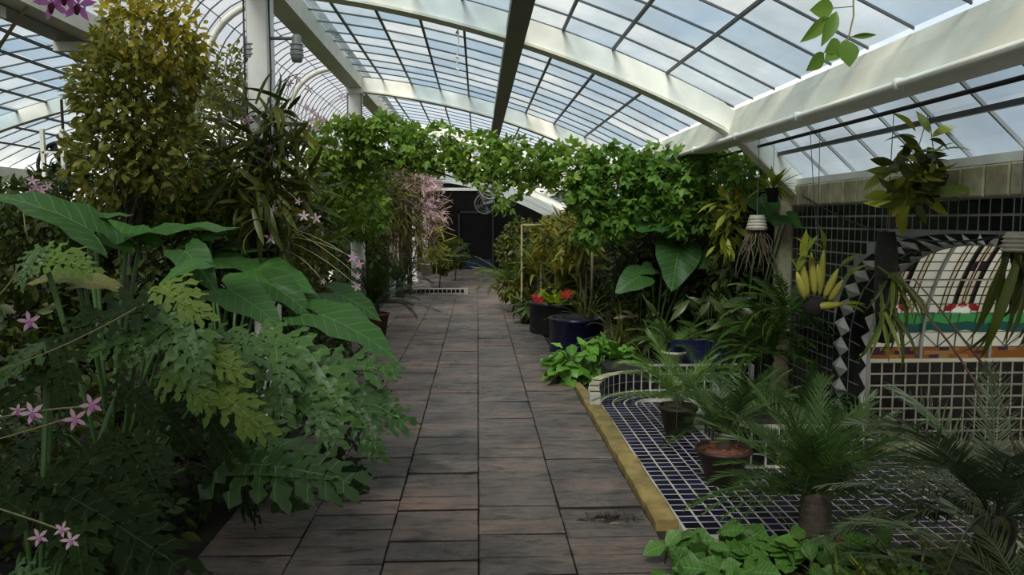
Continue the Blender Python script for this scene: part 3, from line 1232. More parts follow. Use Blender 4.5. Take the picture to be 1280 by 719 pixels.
# end wall
wb = struct('wall_back', MB().box(-9, 2.9, YF, YF + .2, -.1, 2.95).mesh('wall_back', M_darkwall))
struct('trim_7', MB().box(-9, 2.9, YF - .04, YF, 2.70, 2.80).mesh('lintel', M_white), label='white lintel over the dark far end')
struct('wall_gable', MB().prism([(x, YF + .02, 2.78) for x in (-9, 2.9)] + [(x, YF + .02, prof(x, .2)) for x in (2.2, 1, 0, -1, -1.8)]
                                + [(mir(x), YF + .02, prof(x, .2)) for x in (-1.8, -1, 0, 1, 2.2)], (0, .05, 0)).mesh('gable', M_glassv))
dr = struct('door_1')
for (a, b, c, d) in ((-.62, -.55, 0, 2.0), (.55, .62, 0, 2.0), (-.62, .62, 1.93, 2.0)):
    MB().box(a - .05, b - .05, YF - .06, YF - .0, c, d).obj('door_frame', M_fandark, dr)
MB().box(-.55, .5, YF - .03, YF - .0, 0, 1.93).obj('door_leaf', M_darkwall, dr)
MB().box(-.55, .5, YF - .035, YF - .03, .05, .35).obj('kick_panel', M_navy, dr)

# left wall, plain
struct('wall_left', MB().box(-8.95, -8.72, YN, YF, -.1, 2.05).mesh('wall_left', M_beigeblk))

# ---- right wall with the arched niche
NYC, NSP = 4.05, 0.70


def sup(a, b, n, th):
    c, s = math.cos(th), math.sin(th)
    return (NYC + a * math.copysign(abs(c) ** (2 / n), c), NSP + b * abs(s) ** (2 / n))


def inner(th):
    return sup(1.2, 0.86, 2.2, th)


def outer(th):
    return sup(1.72, 0.925, 2.6, th)


wr = struct('wall_right')
m = MB()
m.box(XW, XW + .12, YN, NYC - 1.2, -.1, 2.0)
m.box(XW, XW + .02, NYC + 1.2, NYC + 1.5, -.1, 2.0)
m.box(XW, XW + .12, NYC + 1.5, 6.72, -.1, 2.0)
N = 40
vs, fs = [], []
for i in range(N + 1):
    y, z = inner(PI * i / N)
    vs += [(XW, y, z), (XW, y, 2.0), (XW + .02, y, z), (XW + .02, y, 2.0)]
for i in range(N):
    a = i * 4
    fs += [(a, a + 4, a + 5, a + 1), (a + 2, a + 3, a + 7, a + 6), (a, a + 2, a + 6, a + 4)]
m.add(vs, fs)
m.obj('grout_bed', M_grout2, wr)
MB().box(XW, XW + .12, 6.72, YF, -.1, 2.0).obj('far_wall', M_darkwall, wr)


def inside_outer(y, z, pad=0.0):
    u = abs(y - NYC)
    if z < NSP:
        return u < 1.72 + pad
    return (u / (1.72 + pad)) ** 2.6 + ((z - NSP) / (.925 + pad)) ** 2.6 < 1


TP = 0.092
ut = unittile(M_tileblk)
zt = 1.82
cnt = 0
for r in range(20):
    z = zt - TP * (r + .5)
    if z < .02:
        break
    for c in range(46):
        y = 6.60 - TP * (c + .5)
        if y < 2.6:
            break
        if inside_outer(y, z, .045) or (y < 5.9 and z < .3):
            continue
        link('tile', ut, wr, frame((XW, y, z), (0, -1, 0), (0, 0, 1), TP - .013, TP - .013, .002) @ Matrix.Identity(4))
        cnt += 1
# beige block course
ub = unittile(M_beigeblk)
for c in range(22):
    y = 6.66 - .2 * (c + .5)
    link('block', ub, wr, frame((XW, y, 1.91), (0, -1, 0), (0, 0, 1), .194, .172, .02))


def wpt(y, z, h=0.0):
    return Vector((XW - h, y, z))


def lerp2(a, b, t):
    return (a[0] + (b[0] - a[0]) * t, a[1] + (b[1] - a[1]) * t)


# walk along the arch from the far foot over the crown
path_in, path_out = [], []
for k in range(30):
    z = k / 30 * NSP
    path_in.append((NYC + 1.2, z))
    path_out.append((NYC + 1.72, z))
for k in range(161):
    th = PI * .86 * k / 160
    path_in.append(inner(th))
    path_out.append(outer(th))
lens = [0]
for i in range(1, len(path_out)):
    lens.append(lens[-1] + math.dist(path_out[i], path_out[i - 1]))


def along(s):
    for i in range(1, len(lens)):
        if lens[i] >= s:
            u = (s - lens[i - 1]) / (lens[i] - lens[i - 1])
            return lerp2(path_in[i - 1], path_in[i], u), lerp2(path_out[i - 1], path_out[i], u)
    return path_in[-1], path_out[-1]


def wquad(pts, h, mat, name):
    c = Vector((sum(p[0] for p in pts) / len(pts), sum(p[1] for p in pts) / len(pts)))
    q = [c + (Vector(p) - c) * .93 for p in pts]
    MB().prism([wpt(p[0], p[1]) for p in q], (-h, 0, 0)).obj(name, mat, wr)


TOTAL = lens[-1]
stp = 0.163
s = 0.02
while s + stp < TOTAL:
    (i0, o0), (im, om), (i1, o1) = along(s), along(s + stp / 2), along(s + stp)
    thick = math.dist(im, om)
    w1 = min(1.0, 0.25 / thick)                # share of the ring taken by the diamond course
    d0, d1, dm = lerp2(o0, i0, w1), lerp2(o1, i1, w1), lerp2(om, im, w1)
    if thick > .3:
        cpt = lerp2(om, im, w1 / 2)
        a, b, c, d = o0, o1, d1, d0
        q0, q1 = lerp2(o0, d0, .5), lerp2(o1, d1, .5)
        quad = [q0, om, q1, dm]
        vs = [wpt(*p, .004) for p in quad] + [wpt(*cpt, .035)]
        MB().add(vs, [(0, 1, 4), (1, 2, 4), (2, 3, 4), (3, 0, 4), (3, 2, 1, 0)]).obj('diamond_tile', M_diamond, wr)
        for tri in ([o0, om, q0], [om, o1, q1], [q1, d1, dm], [dm, d0, q0]):
            wquad(tri, .003, M_tileblk, 'corner_tile')
        # two courses of dark tiles and an inner half diamond
        f0, f1, f2 = w1 + .02, w1 + (1 - w1 - .20) * .5, 1 - .20
        wquad([lerp2(o0, i0, f0), lerp2(o1, i1, f0), lerp2(o1, i1, f1), lerp2(o0, i0, f1)], .003, M_tileblk, 'arch_tile')
        wquad([lerp2(o0, i0, f1), lerp2(o1, i1, f1), lerp2(o1, i1, f2), lerp2(o0, i0, f2)], .003, M_tileblk, 'arch_tile')
        mm_ = lerp2(om, im, f2)
        vs = [wpt(*i0, .004), wpt(*mm_, .004), wpt(*i1, .004), wpt(*lerp2(im, mm_, .35), .03)]
        MB().add(vs, [(0, 1, 3), (1, 2, 3), (2, 0, 3), (2, 1, 0)]).obj('half_diamond', M_diamond, wr)
        wquad([i0, lerp2(o0, i0, f2), mm_], .005, M_tileblk, 'corner_tile')
        wquad([i1, mm_, lerp2(o1, i1, f2)], .005, M_tileblk, 'corner_tile')
    else:
        vs = [wpt(*i0, .004), wpt(*om, .004), wpt(*i1, .004), wpt(*lerp2(im, om, .4), .03)]
        MB().add(vs, [(0, 1, 3), (1, 2, 3), (2, 0, 3), (2, 1, 0)]).obj('triangle_tile', M_diamond, wr)
        wquad([i0, o0, om], .005, M_tileblk, 'corner_tile')
        wquad([i1, om, o1], .005, M_tileblk, 'corner_tile')
    s += stp

# corner pier, and a dark board standing in for the shaded vine mass
struct('wall_pier', MB().box(2.64, XW + .1, 6.62, 6.74, 0, 2.0).mesh('pier', M_beigeblk), label='narrow beige pier at the end of the tiled wall')
struct('wall_shade_board', MB().box(1.95, XW + .1, 9.3, 9.4, -.03, 2.34).mesh('shade_board', M_darkwall))

# niche: floor, far and near walls, back wall
NYF, NYN, NXB = NYC + 1.4, NYC - 1.4, 4.75
wn = struct('wall_niche')
m = MB()
m.box(XW + .02, NXB, NYF, NYF + .1, -.1, .66)
m.box(XW + .02, NXB, NYN - .1, NYN, -.1, .66)
m.box(NXB, NXB + .1, NYN - .1, NYF + .1, -.1, .66)
m.obj('grout_bed', M_grout, wn)
MB().box(XW + .02, NXB, NYF - .03, NYF, 0, .03).obj('skirting', M_beigeblk, wn)
MB().box(XW + .02, NXB, NYF - .02, NYF + .1, .66, .685).obj('ledge', M_cream, wn)
for r in range(7):
    for c in range(20):
        link('tile', ut, wn, frame((XW + .04 + .09 * (c + .5), NYF, .05 + .087 * (r + .5)), (1, 0, 0), (0, 0, 1),   .076, .073, .002))

# ---- stained glass vault of the niche
gw = struct('window_1')
VA, VB, VZ0 = 1.40, 1.28, 0.685


def vlt(s):
    """point on the glass vault, s in 0..1 from far springing to near springing"""
    th = PI * s
    return NYC + VA * math.cos(th), VZ0 + VB * math.sin(th)


# arc-length table for the far half
tab = [(0.0, 0.0)]
NS = 400
acc = 0
for i in range(1, NS + 1):
    a, b = vlt((i - 1) / NS), vlt(i / NS)
    acc += math.dist(a, b)
    tab.append((acc, i / NS))
LT = acc


def vp(x, s, h=0.0):
    i = min(NS - 1, max(0, int(np.searchsorted([t[0] for t in tab], s)) - 1)) if False else None
    lo, hi = 0, NS
    while hi - lo > 1:
        md = (lo + hi) // 2
        if tab[md][0] <= s:
            lo = md
        else:
            hi = md
    u = (s - tab[lo][0]) / (tab[hi][0] - tab[lo][0])
    q = tab[lo][1] + (tab[hi][1] - tab[lo][1]) * u
    y, z = vlt(q)
    ty, tz = math.cos(PI * q) / VA, math.sin(PI * q) / VB
    ln = math.hypot(ty, tz)
    return Vector((x, y - h * ty / ln, z - h * tz / ln))


lead = MB()


def gpiece(poly, mat, name='glass_pane', leads=True):
    k = len(poly)
    c = (sum(p[0] for p in poly) / k, sum(p[1] for p in poly) / k)
    # split long polygons along s so that they follow the curve: polygons are kept short instead
    vs = [vp(x, s_) for x, s_ in poly] + [vp(x, s_, -.006) for x, s_ in poly]
    fs = [tuple(range(k)), tuple(range(k, 2 * k))[::-1]]
    for i in range(k):
        j = (i + 1) % k
        fs.append((i, k + i, k + j, j))
    MB().add(vs, fs).obj(name, mat, gw)
    if leads:
        for i in range(k):
            a, b = poly[i], poly[(i + 1) % k]
            lead.tube([vp(a[0], a[1], .003), vp(b[0], b[1], .003)], .0042, 4, False)


GX0 = XW + .03
MOD = 0.52                     # distance between the grey steel bars
XBAR = [P(1149, 440, NYF).x + MOD * k for k in range(-1, 4)]
XBAR = [x for x in XBAR if x < NXB]
xs_all = [x for x in XBAR]
h0, h1, h2, h3, h4 = 0.0, 0.085, 0.20, 0.27, 0.345
rowsW = [0.345, 0.42, 0.49, 0.56, 0.625, 0.70, 0.78, 0.86, 0.95, 1.05, 1.16]
for bi in range(len(XBAR) - 1):
    xa, xb = XBAR[bi], XBAR[bi + 1]
    xm = (xa + xb) / 2
    cl = lambda x: max(GX0, min(NXB, x))
    if xb <= GX0:
        continue
    # base course of brick-like pieces
    for r in range(3):
        nb = 7
        for c in range(nb + 1):
            a = xa + (xb - xa) * max(0, (c - .5 * (r % 2))) / nb
            b = xa + (xb - xa) * min(nb, (c + 1 - .5 * (r % 2))) / nb
            a, b = cl(a), cl(b)
            if b - a > .01:
                gpiece([(a, h1 / 3 * r), (b, h1 / 3 * r), (b, h1 / 3 * (r + 1)), (a, h1 / 3 * (r + 1))],
                       random.choice((S_brown, S_brown, S_tan, S_purple)), leads=False)
    # white course with crossed leads
    for c in range(4):
        a, b = cl(xa + (xb - xa) * c / 4), cl(xa + (xb - xa) * (c + 1) / 4)
        if b - a > .01:
            dg = c % 2
            p1, p2, p3, p4 = (a, h1), (b, h1), (b, h2), (a, h2)
            if dg:
                gpiece([p1, p2, p3], S_white)
                gpiece([p1, p3, p4], S_white)
            else:
                gpiece([p1, p2, p4], S_white)
                gpiece([p2, p3, p4], S_white)
    # wavy teal and green bands
    nw = 8

    def wv(x, amp):
        return amp * math.sin((x - xa) / (xb - xa) * 4 * PI)
    for c in range(nw):
        a, b = cl(xa + (xb - xa) * c / nw), cl(xa + (xb - xa) * (c + 1) / nw)
        if b - a < .004:
            continue
        gpiece([(a, h2 + wv(a, .012)), (b, h2 + wv(b, .012)), (b, h3 + wv(b, .012)), (a, h3 + wv(a, .012))], S_teal, leads=False)
        gpiece([(a, h3 + wv(a, .012)), (b, h3 + wv(b, .012)), (b, h4 + .006), (a, h4 + .006)], S_green, leads=(c % 3 == 0))
    # white field with dark double stripes and the red gabled motif
    cols = [(xa, xa + .10), (xa + .10, xa + .135), (xa + .135, xm - .075), (xm - .075, xm - .045), (xm - .045, xm - .010), (xm - .010, xm + .010),
            (xm + .010, xm + .045), (xm + .045, xm + .075), (xm + .075, xb - .135), (xb - .135, xb - .10), (xb - .10, xb)]
    for r in range(len(rowsW) - 1):
        s0, s1 = rowsW[r], rowsW[r + 1]
        for ci, (a, b) in enumerate(cols):
            a, b = cl(a), cl(b)
            if b - a < .004:
                continue
            mat = S_white if ci in (0, 2, 8, 10) else S_cream
            if ci in (3, 7) and r >= 1:
                mat = S_black
            if r == 5 and 4 <= ci <= 6:
                mat = S_purple if ci != 5 else S_white
            if r == 0 and 3 <= ci <= 7:
                continue
            gpiece([(a, s0), (b, s0), (b, s1), (a, s1)], mat)
    # motif
    s0, s1 = rowsW[0], rowsW[1]
    for poly, mat in (([(xm - .13, s0 + .02), (xm - .075, s0 + .02), (xm - .045, s0 + .05), (xm - .045, s1), (xm - .09, s1), (xm - .13, s0 + .055)], S_red),
                      ([(xm + .13, s0 + .02), (xm + .075, s0 + .02), (xm + .045, s0 + .05), (xm + .045, s1), (xm + .09, s1), (xm + .13, s0 + .055)], S_red),
                      ([(xm - .075, s0), (xm + .075, s0), (xm + .075, s0 + .045), (xm, s1 - .01), (xm - .075, s0 + .045)], S_white),
                      ([(xm - .04, s1 - .012), (xm, s1 - .03), (xm + .04, s1 - .012), (xm, s1 + .022)], S_red)):
        if min(p[0] for p in poly) > GX0 and max(p[0] for p in poly) < NXB:
            q = [vp(x, s_, .006) for x, s_ in poly]
            MB().add(q, [tuple(range(len(q)))]).obj('motif_pane', mat, gw)
# rest of the vault towards the near side
s = rowsW[-1]
while s < LT - .02:
    s1 = min(LT, s + .18)
    for bi in range(len(XBAR) - 1):
        a, b = max(GX0, XBAR[bi]), XBAR[bi + 1]
        if b > a:
            gpiece([(a, s), (b, s), (b, s1), (a, s1)], S_white)
    s = s1
lead.obj('lead_came', M_lead, gw)
for x in XBAR:
    if x > GX0:
        pts = [vp(x, LT * i / 30, .012) for i in range(31)]
        MB().tube(pts, .014, 4).obj('steel_bar', M_leadg, gw)
MB().tube([vp(GX0, rowsW[4] , .012), vp(NXB, rowsW[4], .012)], .006, 4).obj('cross_bar', M_leadg, gw)
# glazed back of the niche
bk = [(NXB, *vlt(i / 20)) for i in range(21)]
MB().add(bk, [tuple(range(21))]).obj('back_glass', S_white, gw)

# ---- basin: tiled floors
fb = struct('floor_basin')
MB().box(1.43, XW, 3.75, 7.45, -.1, -.006).obj('grout_bed', M_grout, fb)
utn = unittile(M_tilenavy)
FP = 0.088
FX = (XW - 1.435) / 15
for i in range(15):
    for j in range(16):
        x, y = 1.437 + FX * (i + .5), 5.09 - FP * (j + .5)
        link('tile', utn, fb, frame((x, y, -.006), (1, 0, 0), (0, 1, 0), FP - .014, FP - .014, .0018))
for i in range(4):
    for j in range(22):
        x, y = 1.445 + FP * (i + .5), 5.1 + FP * (j + .5)
        link('tile', utn, fb, frame((x, y, -.006), (1, 0, 0), (0, 1, 0), FP - .014, FP - .014, .0018))
fn = struct('floor_niche')
MB().box(XW, NXB, NYN, NYF, -.1, -.006).obj('grout_bed', M_grout, fn)
for i in range(15):
    for j in range(18):
        x, y = XW + .005 + FP * (i + .5), NYF - .03 - FP * (j + .5)
        link('tile', utn, fn, frame((x, y, -.006), (1, 0, 0), (0, 1, 0), FP - .014, FP - .014, .0018))
# rim band beside the kerb, with its bend at the far end
fr = struct('floor_rim')
bc = Vector((1.70, 6.85, 0))       # centre of the bend
R3 = [0.57, 0.465, 0.36, 0.255]
m = MB()
m.box(1.12, 1.45, 3.9, 6.85, -.1, .012)
arc = []
NA = 14
vs, fs = [], []
for k in range(NA + 1):
    a = PI - (PI * .5) * k / NA
    for r in (R3[0] + .02, R3[3] - .01):
        for z in (-.1, .012):
            vs.append((bc.x + r * math.cos(a), bc.y + r * math.sin(a), z))
for k in range(NA):
    b = k * 4
    fs += [(b + 1, b + 5, b + 7, b + 3), (b, b + 1, b + 5, b + 4), (b + 2, b + 3, b + 7, b + 6)]
m.add(vs, fs)
m.box(1.70, XW, 7.10, 7.44, -.1, .012)
m.obj('grout_bed', M_grout, fr)


def flat_tile(pts, z, h, mat, root, name='tile', shrink=.006):
    c = Vector((sum(p[0] for p in pts) / 4, sum(p[1] for p in pts) / 4))
    q = []
    for p in pts:
        d = Vector(p) - c
        q.append(c + d * (1 - shrink / d.length))
    MB().prism([(p.x, p.y, z) for p in q], (0, 0, h)).obj(name, mat, root)


for c in range(3):
    xa, xb = bc.x - R3[c], bc.x - R3[c + 1]
    for j in range(33):
        y = 6.85 - FP * (j + .5)
        link('tile', utn, fr, frame(((xa + xb) / 2, y, .012), (1, 0, 0), (0, 1, 0), xb - xa - .013, FP - .015, .0018))
    na = [10, 9, 7][c]
    for k in range(na):
        a0, a1 = PI - PI / 2 * k / na, PI - PI / 2 * (k + 1) / na
        pts = [(bc.x + r * math.cos(a), bc.y + r * math.sin(a)) for r, a in ((R3[c + 1], a0), (R3[c], a0), (R3[c], a1), (R3[c + 1], a1))]
        flat_tile(pts, .012, .0018, M_tilenavy, fr, shrink=.009)
    for j in range(11):
        x = bc.x + FP * (j + .5)
        link('tile', utn, fr, frame((x, bc.y + (R3[c] + R3[c + 1]) / 2, .012), (1, 0, 0), (0, 1, 0), FP - .014, R3[c] - R3[c + 1] - .014, .0018))
# low tiled wall behind the rim
wl = struct('wall_low')
RW = R3[0] + .02
LH = 0.20


def lowh(a):
    return LH - .07 * max(0, 1 - (PI - a) / .7)


m = MB()
vs, fs = [], []
NA = 16
for k in range(NA + 1):
    a = PI * 1.02 - (PI * .52) * k / NA
    for r in (RW, RW + .1):
        for z in (-.1, lowh(a)):
            vs.append((bc.x + r * math.cos(a), bc.y + r * math.sin(a), z))
for k in range(NA):
    b = k * 4
    fs += [(b + 1, b + 5, b + 7, b + 3), (b, b + 4, b + 5, b + 1), (b + 2, b + 3, b + 7, b + 6)]
fs += [(0, 1, 3, 2), (NA * 4, NA * 4 + 2, NA * 4 + 3, NA * 4 + 1)]
m.add(vs, fs)
m.box(bc.x, XW, bc.y + RW, bc.y + RW + .1, -.1, LH + .06)
m.obj('grout_bed', M_grout, wl)
for k in range(11):
    a = PI - PI / 2 * (k + .5) / 11
    hh = lowh(a)
    for r in range(2):
        z = .018 + (hh - .02) * (r + .5) / 2
        p = (bc.x + RW * math.cos(a), bc.y + RW * math.sin(a), z)
        link('tile', ut, wl, frame(p, (math.sin(a), -math.cos(a), 0), (0, 0, 1), .072, hh / 2 - .014, .003))
for c in range(11):
    for r in range(3):
        link('tile', ut, wl, frame((bc.x + .01 + .09 * (c + .5), bc.y + RW, .02 + .08 * (r + .5)), (1, 0, 0), (0, 0, 1), .076, .067, .003))
for k in range(7):
    a0, a1 = PI * 1.0 - PI / 2 * k / 7, PI * 1.0 - PI / 2 * (k + 1) / 7
    pts = [(bc.x + r * math.cos(a), bc.y + r * math.sin(a)) for r, a in ((RW, a0), (RW + .1, a0), (RW + .1, a1), (RW, a1))]
    flat_tile(pts, lowh(a1) - .004, .008, M_beigeblk, wl, 'cap_tile')
# raised tiled block in front of the pier
bl = struct('wall_block')
BX0, BY0, BY1, BH = 1.80, 5.1, 5.95, .27
poly = [(XW, BY0), (XW, BY1), (BX0, BY1), (BX0, BY0 + .18)] + [(BX0 + .18 - .18 * math.cos(a), BY0 + .18 - .18 * math.sin(a)) for a in (PI / 8, PI / 4, PI * 3 / 8)] + [(BX0 + .18, BY0)]
MB().prism([(x, y, -.05) for x, y in poly], (0, 0, BH + .05)).obj('grout_bed', M_grout, bl)
for c in range(9):
    for r in range(3):
        link('tile', ut, bl, frame((BX0 + .185 + .0855 * (c + .5), BY0, .005 + .088 * (r + .5)), (1, 0, 0), (0, 0, 1), .073, .075, .002))
for k in range(3):
    a = PI / 12 + PI / 6 * k
    for r in range(3):
        p = (BX0 + .18 - .181 * math.cos(a), BY0 + .18 - .181 * math.sin(a), .005 + .088 * (r + .5))
        link('tile', ut, bl, frame(p, (math.sin(a), -math.cos(a), 0), (0, 0, 1), .082, .077, .006))
for j in range(7):
    for r in range(3):
        link('tile', ut, bl, frame((BX0, BY0 + .185 + .092 * (j + .5), .005 + .088 * (r + .5)), (0, -1, 0), (0, 0, 1), .079, .075, .002))
MB().box(BX0 + .1, XW - .02, BY0 + .1, BY1 - .06, BH - .02, BH + .012).obj('soil', M_soil, bl)
# raised planting bed behind
struct('floor_bed', MB().box(1.30, XW, 7.56, 9.3, -.1, .20).mesh('bed_soil', M_soil))

# ================================================================== PLANTS AND THINGS
UPC = Vector((0, -0.55, 1))


def hero(root, kind, b, t, Yb, Yt, mat, var=0, nrm=UPC, wid=0.85, foot=None, pm=None, pr=0.012):
    """one large leaf from blade base pixel b to tip pixel t, standing at depths Yb..Yt, with its stalk"""
    A, B = P(b[0], b[1], Yb), P(t[0], t[1], Yt)
    tp = {'ear': T_EAR, 'split': T_SPLIT}[kind]
    v = var % len(tp)
    d = B - A
    n_ = Vector(nrm)
    s = d.length / (1.0 if kind == 'ear' else 0.97)
    # blade droops: lift its axis a little so that the tip lands on B
    dz = {'ear': (0.28, 0.45, 0.12), 'split': (0.225, 0.375, 0.11)}[kind][v] * 0.85
    y = d.normalized()
    z = (n_ - y * n_.dot(y)).normalized()
    d2 = (d + z * s * dz * 0.9)
    o = tplace('leaf', kind + '%d' % v, tp[v], mat, aim(A, d2, n_, s, (wid or 1.0) * s), root)
    if foot is not None:
        f = Vector(foot)
        mid = (f + A) / 2 + Vector((0, 0, .25 * (A - f).length)) * .6 + (f - A) * .12
        stem(root, bez(f, mid, A, 7), [pr * 1.5] + [pr] * 6 + [pr * .7], pm or M_stem, 'stalk')
    return o


def fill_split(root, base, n, rmax, zmin, zmax, smin, smax, mats, az=(0, 2 * PI)):
    base = Vector(base)
    for i in range(n):
        a = az[0] + (az[1] - az[0]) * (i * .618034 % 1)
        r = rmax * math.sqrt(random.uniform(.12, 1))
        zz = zmin + (zmax - zmin) * random.random() * (1 - .45 * (r / rmax) ** 2)
        p = base + Vector((r * math.cos(a), r * math.sin(a), zz))
        d = Vector((math.cos(a), math.sin(a), random.uniform(-.75, .15)))
        s = random.uniform(smin, smax)
        v = random.randrange(3)
        tplace('leaf', 'split%d' % v, T_SPLIT[v], random.choice(mats), aim(p, d, (0 + random.uniform(-.3, .3), -.35 + random.uniform(-.3, .3), 1), s), root)
        mid = base + Vector((r * .35 * math.cos(a), r * .35 * math.sin(a), zz * .75 + .1))
        stem(root, bez(base, mid, p, 5), [.013] * 5 + [.007], M_stem, 'stalk', 4)


# ---------------------------------------------------------------- left bed: elephant ears
EB = Vector((-1.95, 5.9, -.035))
ear = thing('elephant_ear_plant', 'large elephant ear plant with glossy arrow leaves in front of the white column', 'plant', EB)
for b, t, Yb, Yt, v, nr in (
        ((318, 336), (394, 364), 6.1, 5.95, 0, (.1, -.45, 1)),
        ((286, 362), (352, 408), 5.6, 5.45, 0, (.1, -.7, 1)),
        ((402, 394), (496, 446), 5.65, 5.5, 0, (.2, -.4, 1)),
        ((420, 366), (476, 399), 6.8, 6.7, 0, (.1, -.5, 1)),
        ((300, 306), (376, 318), 6.5, 6.4, 2, (0, -.2, 1)),
        ((262, 322), (330, 340), 6.2, 6.1, 2, (0, -.3, 1)),
        ((352, 368), (425, 405), 6.0, 5.85, 0, (.1, -.3, 1)),
        ((262, 296), (205, 318), 6.2, 6.1, 2, (0, -.2, 1)),
        ((330, 352), (388, 392), 5.9, 5.75, 1, (0, -.6, 1))):
    hero(ear, 'ear', b, t, Yb, Yt, LM_ear, v, nr, foot=EB + Vector((random.uniform(-.1, .1), random.uniform(-.1, .1), 0)), pr=.014)
EB2 = Vector((-2.25, 4.7, -.035))
ear2 = thing('elephant_ear_plant', 'elephant ear plant with broad drooping leaves among the split-leaf plants', 'plant', EB2)
for b, t, Yb, Yt, v, nr, mt in (
        ((178, 292), (300, 284), 5.1, 5.2, 2, (0, -.12, 1), LM_ear),
        ((232, 314), (268, 360), 4.9, 4.75, 1, (.2, -.8, .7), LM_ear),
        ((160, 296), (95, 276), 5.0, 5.2, 2, (0, -.2, 1), LM_ear),
        ((108, 284), (-20, 238), 4.6, 4.5, 0, (.1, -.35, 1), LM_ear),
        ((118, 272), (168, 268), 4.8, 4.9, 2, (0, -.2, 1), LM_ear),
        ((95, 348), (38, 352), 4.2, 4.1, 1, (0, -.7, 1), LM_eardull),
        ((105, 352), (158, 362), 4.2, 4.2, 0, (0, -.5, 1), LM_eardull),
        ((250, 330), (200, 352), 4.7, 4.6, 0, (0, -.4, 1), LM_ear)):
    hero(ear2, 'ear', b, t, Yb, Yt, mt, v, nr, foot=EB2 + Vector((random.uniform(-.1, .1), random.uniform(-.1, .1), 0)), pr=.014)

# ---------------------------------------------------------------- left bed: split-leaf philodendrons
SB = Vector((-1.45, 4.9, -.035))
sp1 = thing('split_leaf_philodendron', 'green split-leaf philodendron spilling over the edge of the slate path', 'plant', SB)
for b, t, Yb, Yt, v, nr, mt in (
        ((290, 578), (428, 596), 4.1, 3.95, 0, (.1, -.75, 1), LM_sel),
        ((412, 482), (502, 522), 5.0, 4.9, 0, (.2, -.8, 1), LM_sel),
        ((405, 455), (492, 462), 5.1, 5.1, 2, (.1, -.6, 1), LM_sel),
        ((345, 432), (352, 506), 4.7, 4.4, 1, (.1, -1, .7), LM_sel),
        ((318, 440), (285, 500), 4.6, 4.4, 1, (0, -1, .8), LM_sel),
        ((372, 445), (430, 520), 4.8, 4.6, 0, (.2, -1, .7), LM_sel),
        ((330, 418), (395, 440), 5.0, 4.9, 2, (0, -.7, 1), LM_sel),
        ((440, 500), (470, 560), 4.8, 4.6, 1, (.3, -1, .6), LM_sel),
        ((375, 500), (415, 545), 4.6, 4.4, 1, (.2, -1, .7), LM_sel),
        ((310, 520), (350, 560), 4.3, 4.15, 2, (.1, -.8, 1), LM_sel),
        ((245, 500), (285, 560), 4.2, 4.0, 1, (.1, -1, .8), LM_selShade)):
    hero(sp1, 'split', b, t, Yb, Yt, mt, v, nr, foot=SB, pr=.011, wid=1.05)
fill_split(sp1, SB, 12, .6, .15, .75, .3, .46, [LM_sel, LM_selShade])
SB2 = Vector((-1.95, 4.1, -.035))
sp2 = thing('split_leaf_philodendron', 'split-leaf philodendron with pale yellow-green young leaves on top', 'plant', SB2)
for b, t, Yb, Yt, v, nr, mt in (
        ((200, 357), (246, 386), 4.3, 4.1, 1, (.1, -.9, .9), LM_selY),
        ((210, 462), (256, 498), 4.0, 3.85, 1, (.1, -1, .8), LM_selY),
        ((240, 440), (300, 462), 4.1, 4.0, 0, (.1, -.9, .9), LM_selY),
        ((262, 480), (322, 530), 4.0, 3.85, 1, (.2, -1, .6), LM_selY),
        ((215, 395), (160, 450), 4.1, 3.9, 0, (0, -1, .8), LM_sel),
        ((225, 395), (250, 470), 4.1, 3.9, 0, (.1, -1, .8), LM_sel),
        ((170, 420), (110, 440), 4.0, 3.9, 2, (0, -.8, 1), LM_sel),
        ((180, 380), (90, 410), 4.0, 3.9, 2, (0, -.8, 1), LM_selShade),
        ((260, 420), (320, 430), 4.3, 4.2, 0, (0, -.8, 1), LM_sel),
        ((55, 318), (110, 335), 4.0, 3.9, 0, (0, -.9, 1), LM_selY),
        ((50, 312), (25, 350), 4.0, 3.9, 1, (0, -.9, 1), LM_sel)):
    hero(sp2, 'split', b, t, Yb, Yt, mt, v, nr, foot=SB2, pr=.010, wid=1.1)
fill_split(sp2, SB2, 12, .6, .2, .95, .3, .44, [LM_selShade])
SB3 = Vector((-1.72, 2.95, -.035))
sp3 = thing('split_leaf_philodendron', 'split-leaf philodendron with shade-darkened leaf colour under the pink orchid sprays', 'plant', SB3)
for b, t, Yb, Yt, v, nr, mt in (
        ((72, 612), (215, 700), 3.0, 2.85, 0, (.1, -.8, 1), LM_selShade),
        ((70, 605), (140, 545), 3.0, 3.2, 2, (.1, -.8, 1), LM_selShade),
        ((90, 625), (190, 630), 3.0, 3.0, 0, (.1, -.8, 1), LM_selShade),
        ((95, 650), (110, 760), 2.9, 2.7, 1, (.1, -1, .7), LM_selShade),
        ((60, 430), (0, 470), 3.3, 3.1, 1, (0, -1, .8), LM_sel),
        ((70, 425), (85, 500), 3.3, 3.1, 1, (0, -1, .8), LM_selShade),
        ((60, 470), (-20, 520), 3.2, 3.0, 0, (0, -1, .8), LM_selShade),
        ((150, 480), (195, 520), 3.4, 3.3, 0, (0, -1, .8), LM_selShade),
        ((30, 640), (-40, 600), 2.9, 3.0, 0, (0, -.8, 1), LM_selShade),
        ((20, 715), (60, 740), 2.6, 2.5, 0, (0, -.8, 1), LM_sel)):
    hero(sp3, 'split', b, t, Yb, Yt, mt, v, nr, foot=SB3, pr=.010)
fill_split(sp3, SB3 + Vector((-.2, .2, 0)), 9, .5, .15, .6, .28, .42, [LM_selShade])

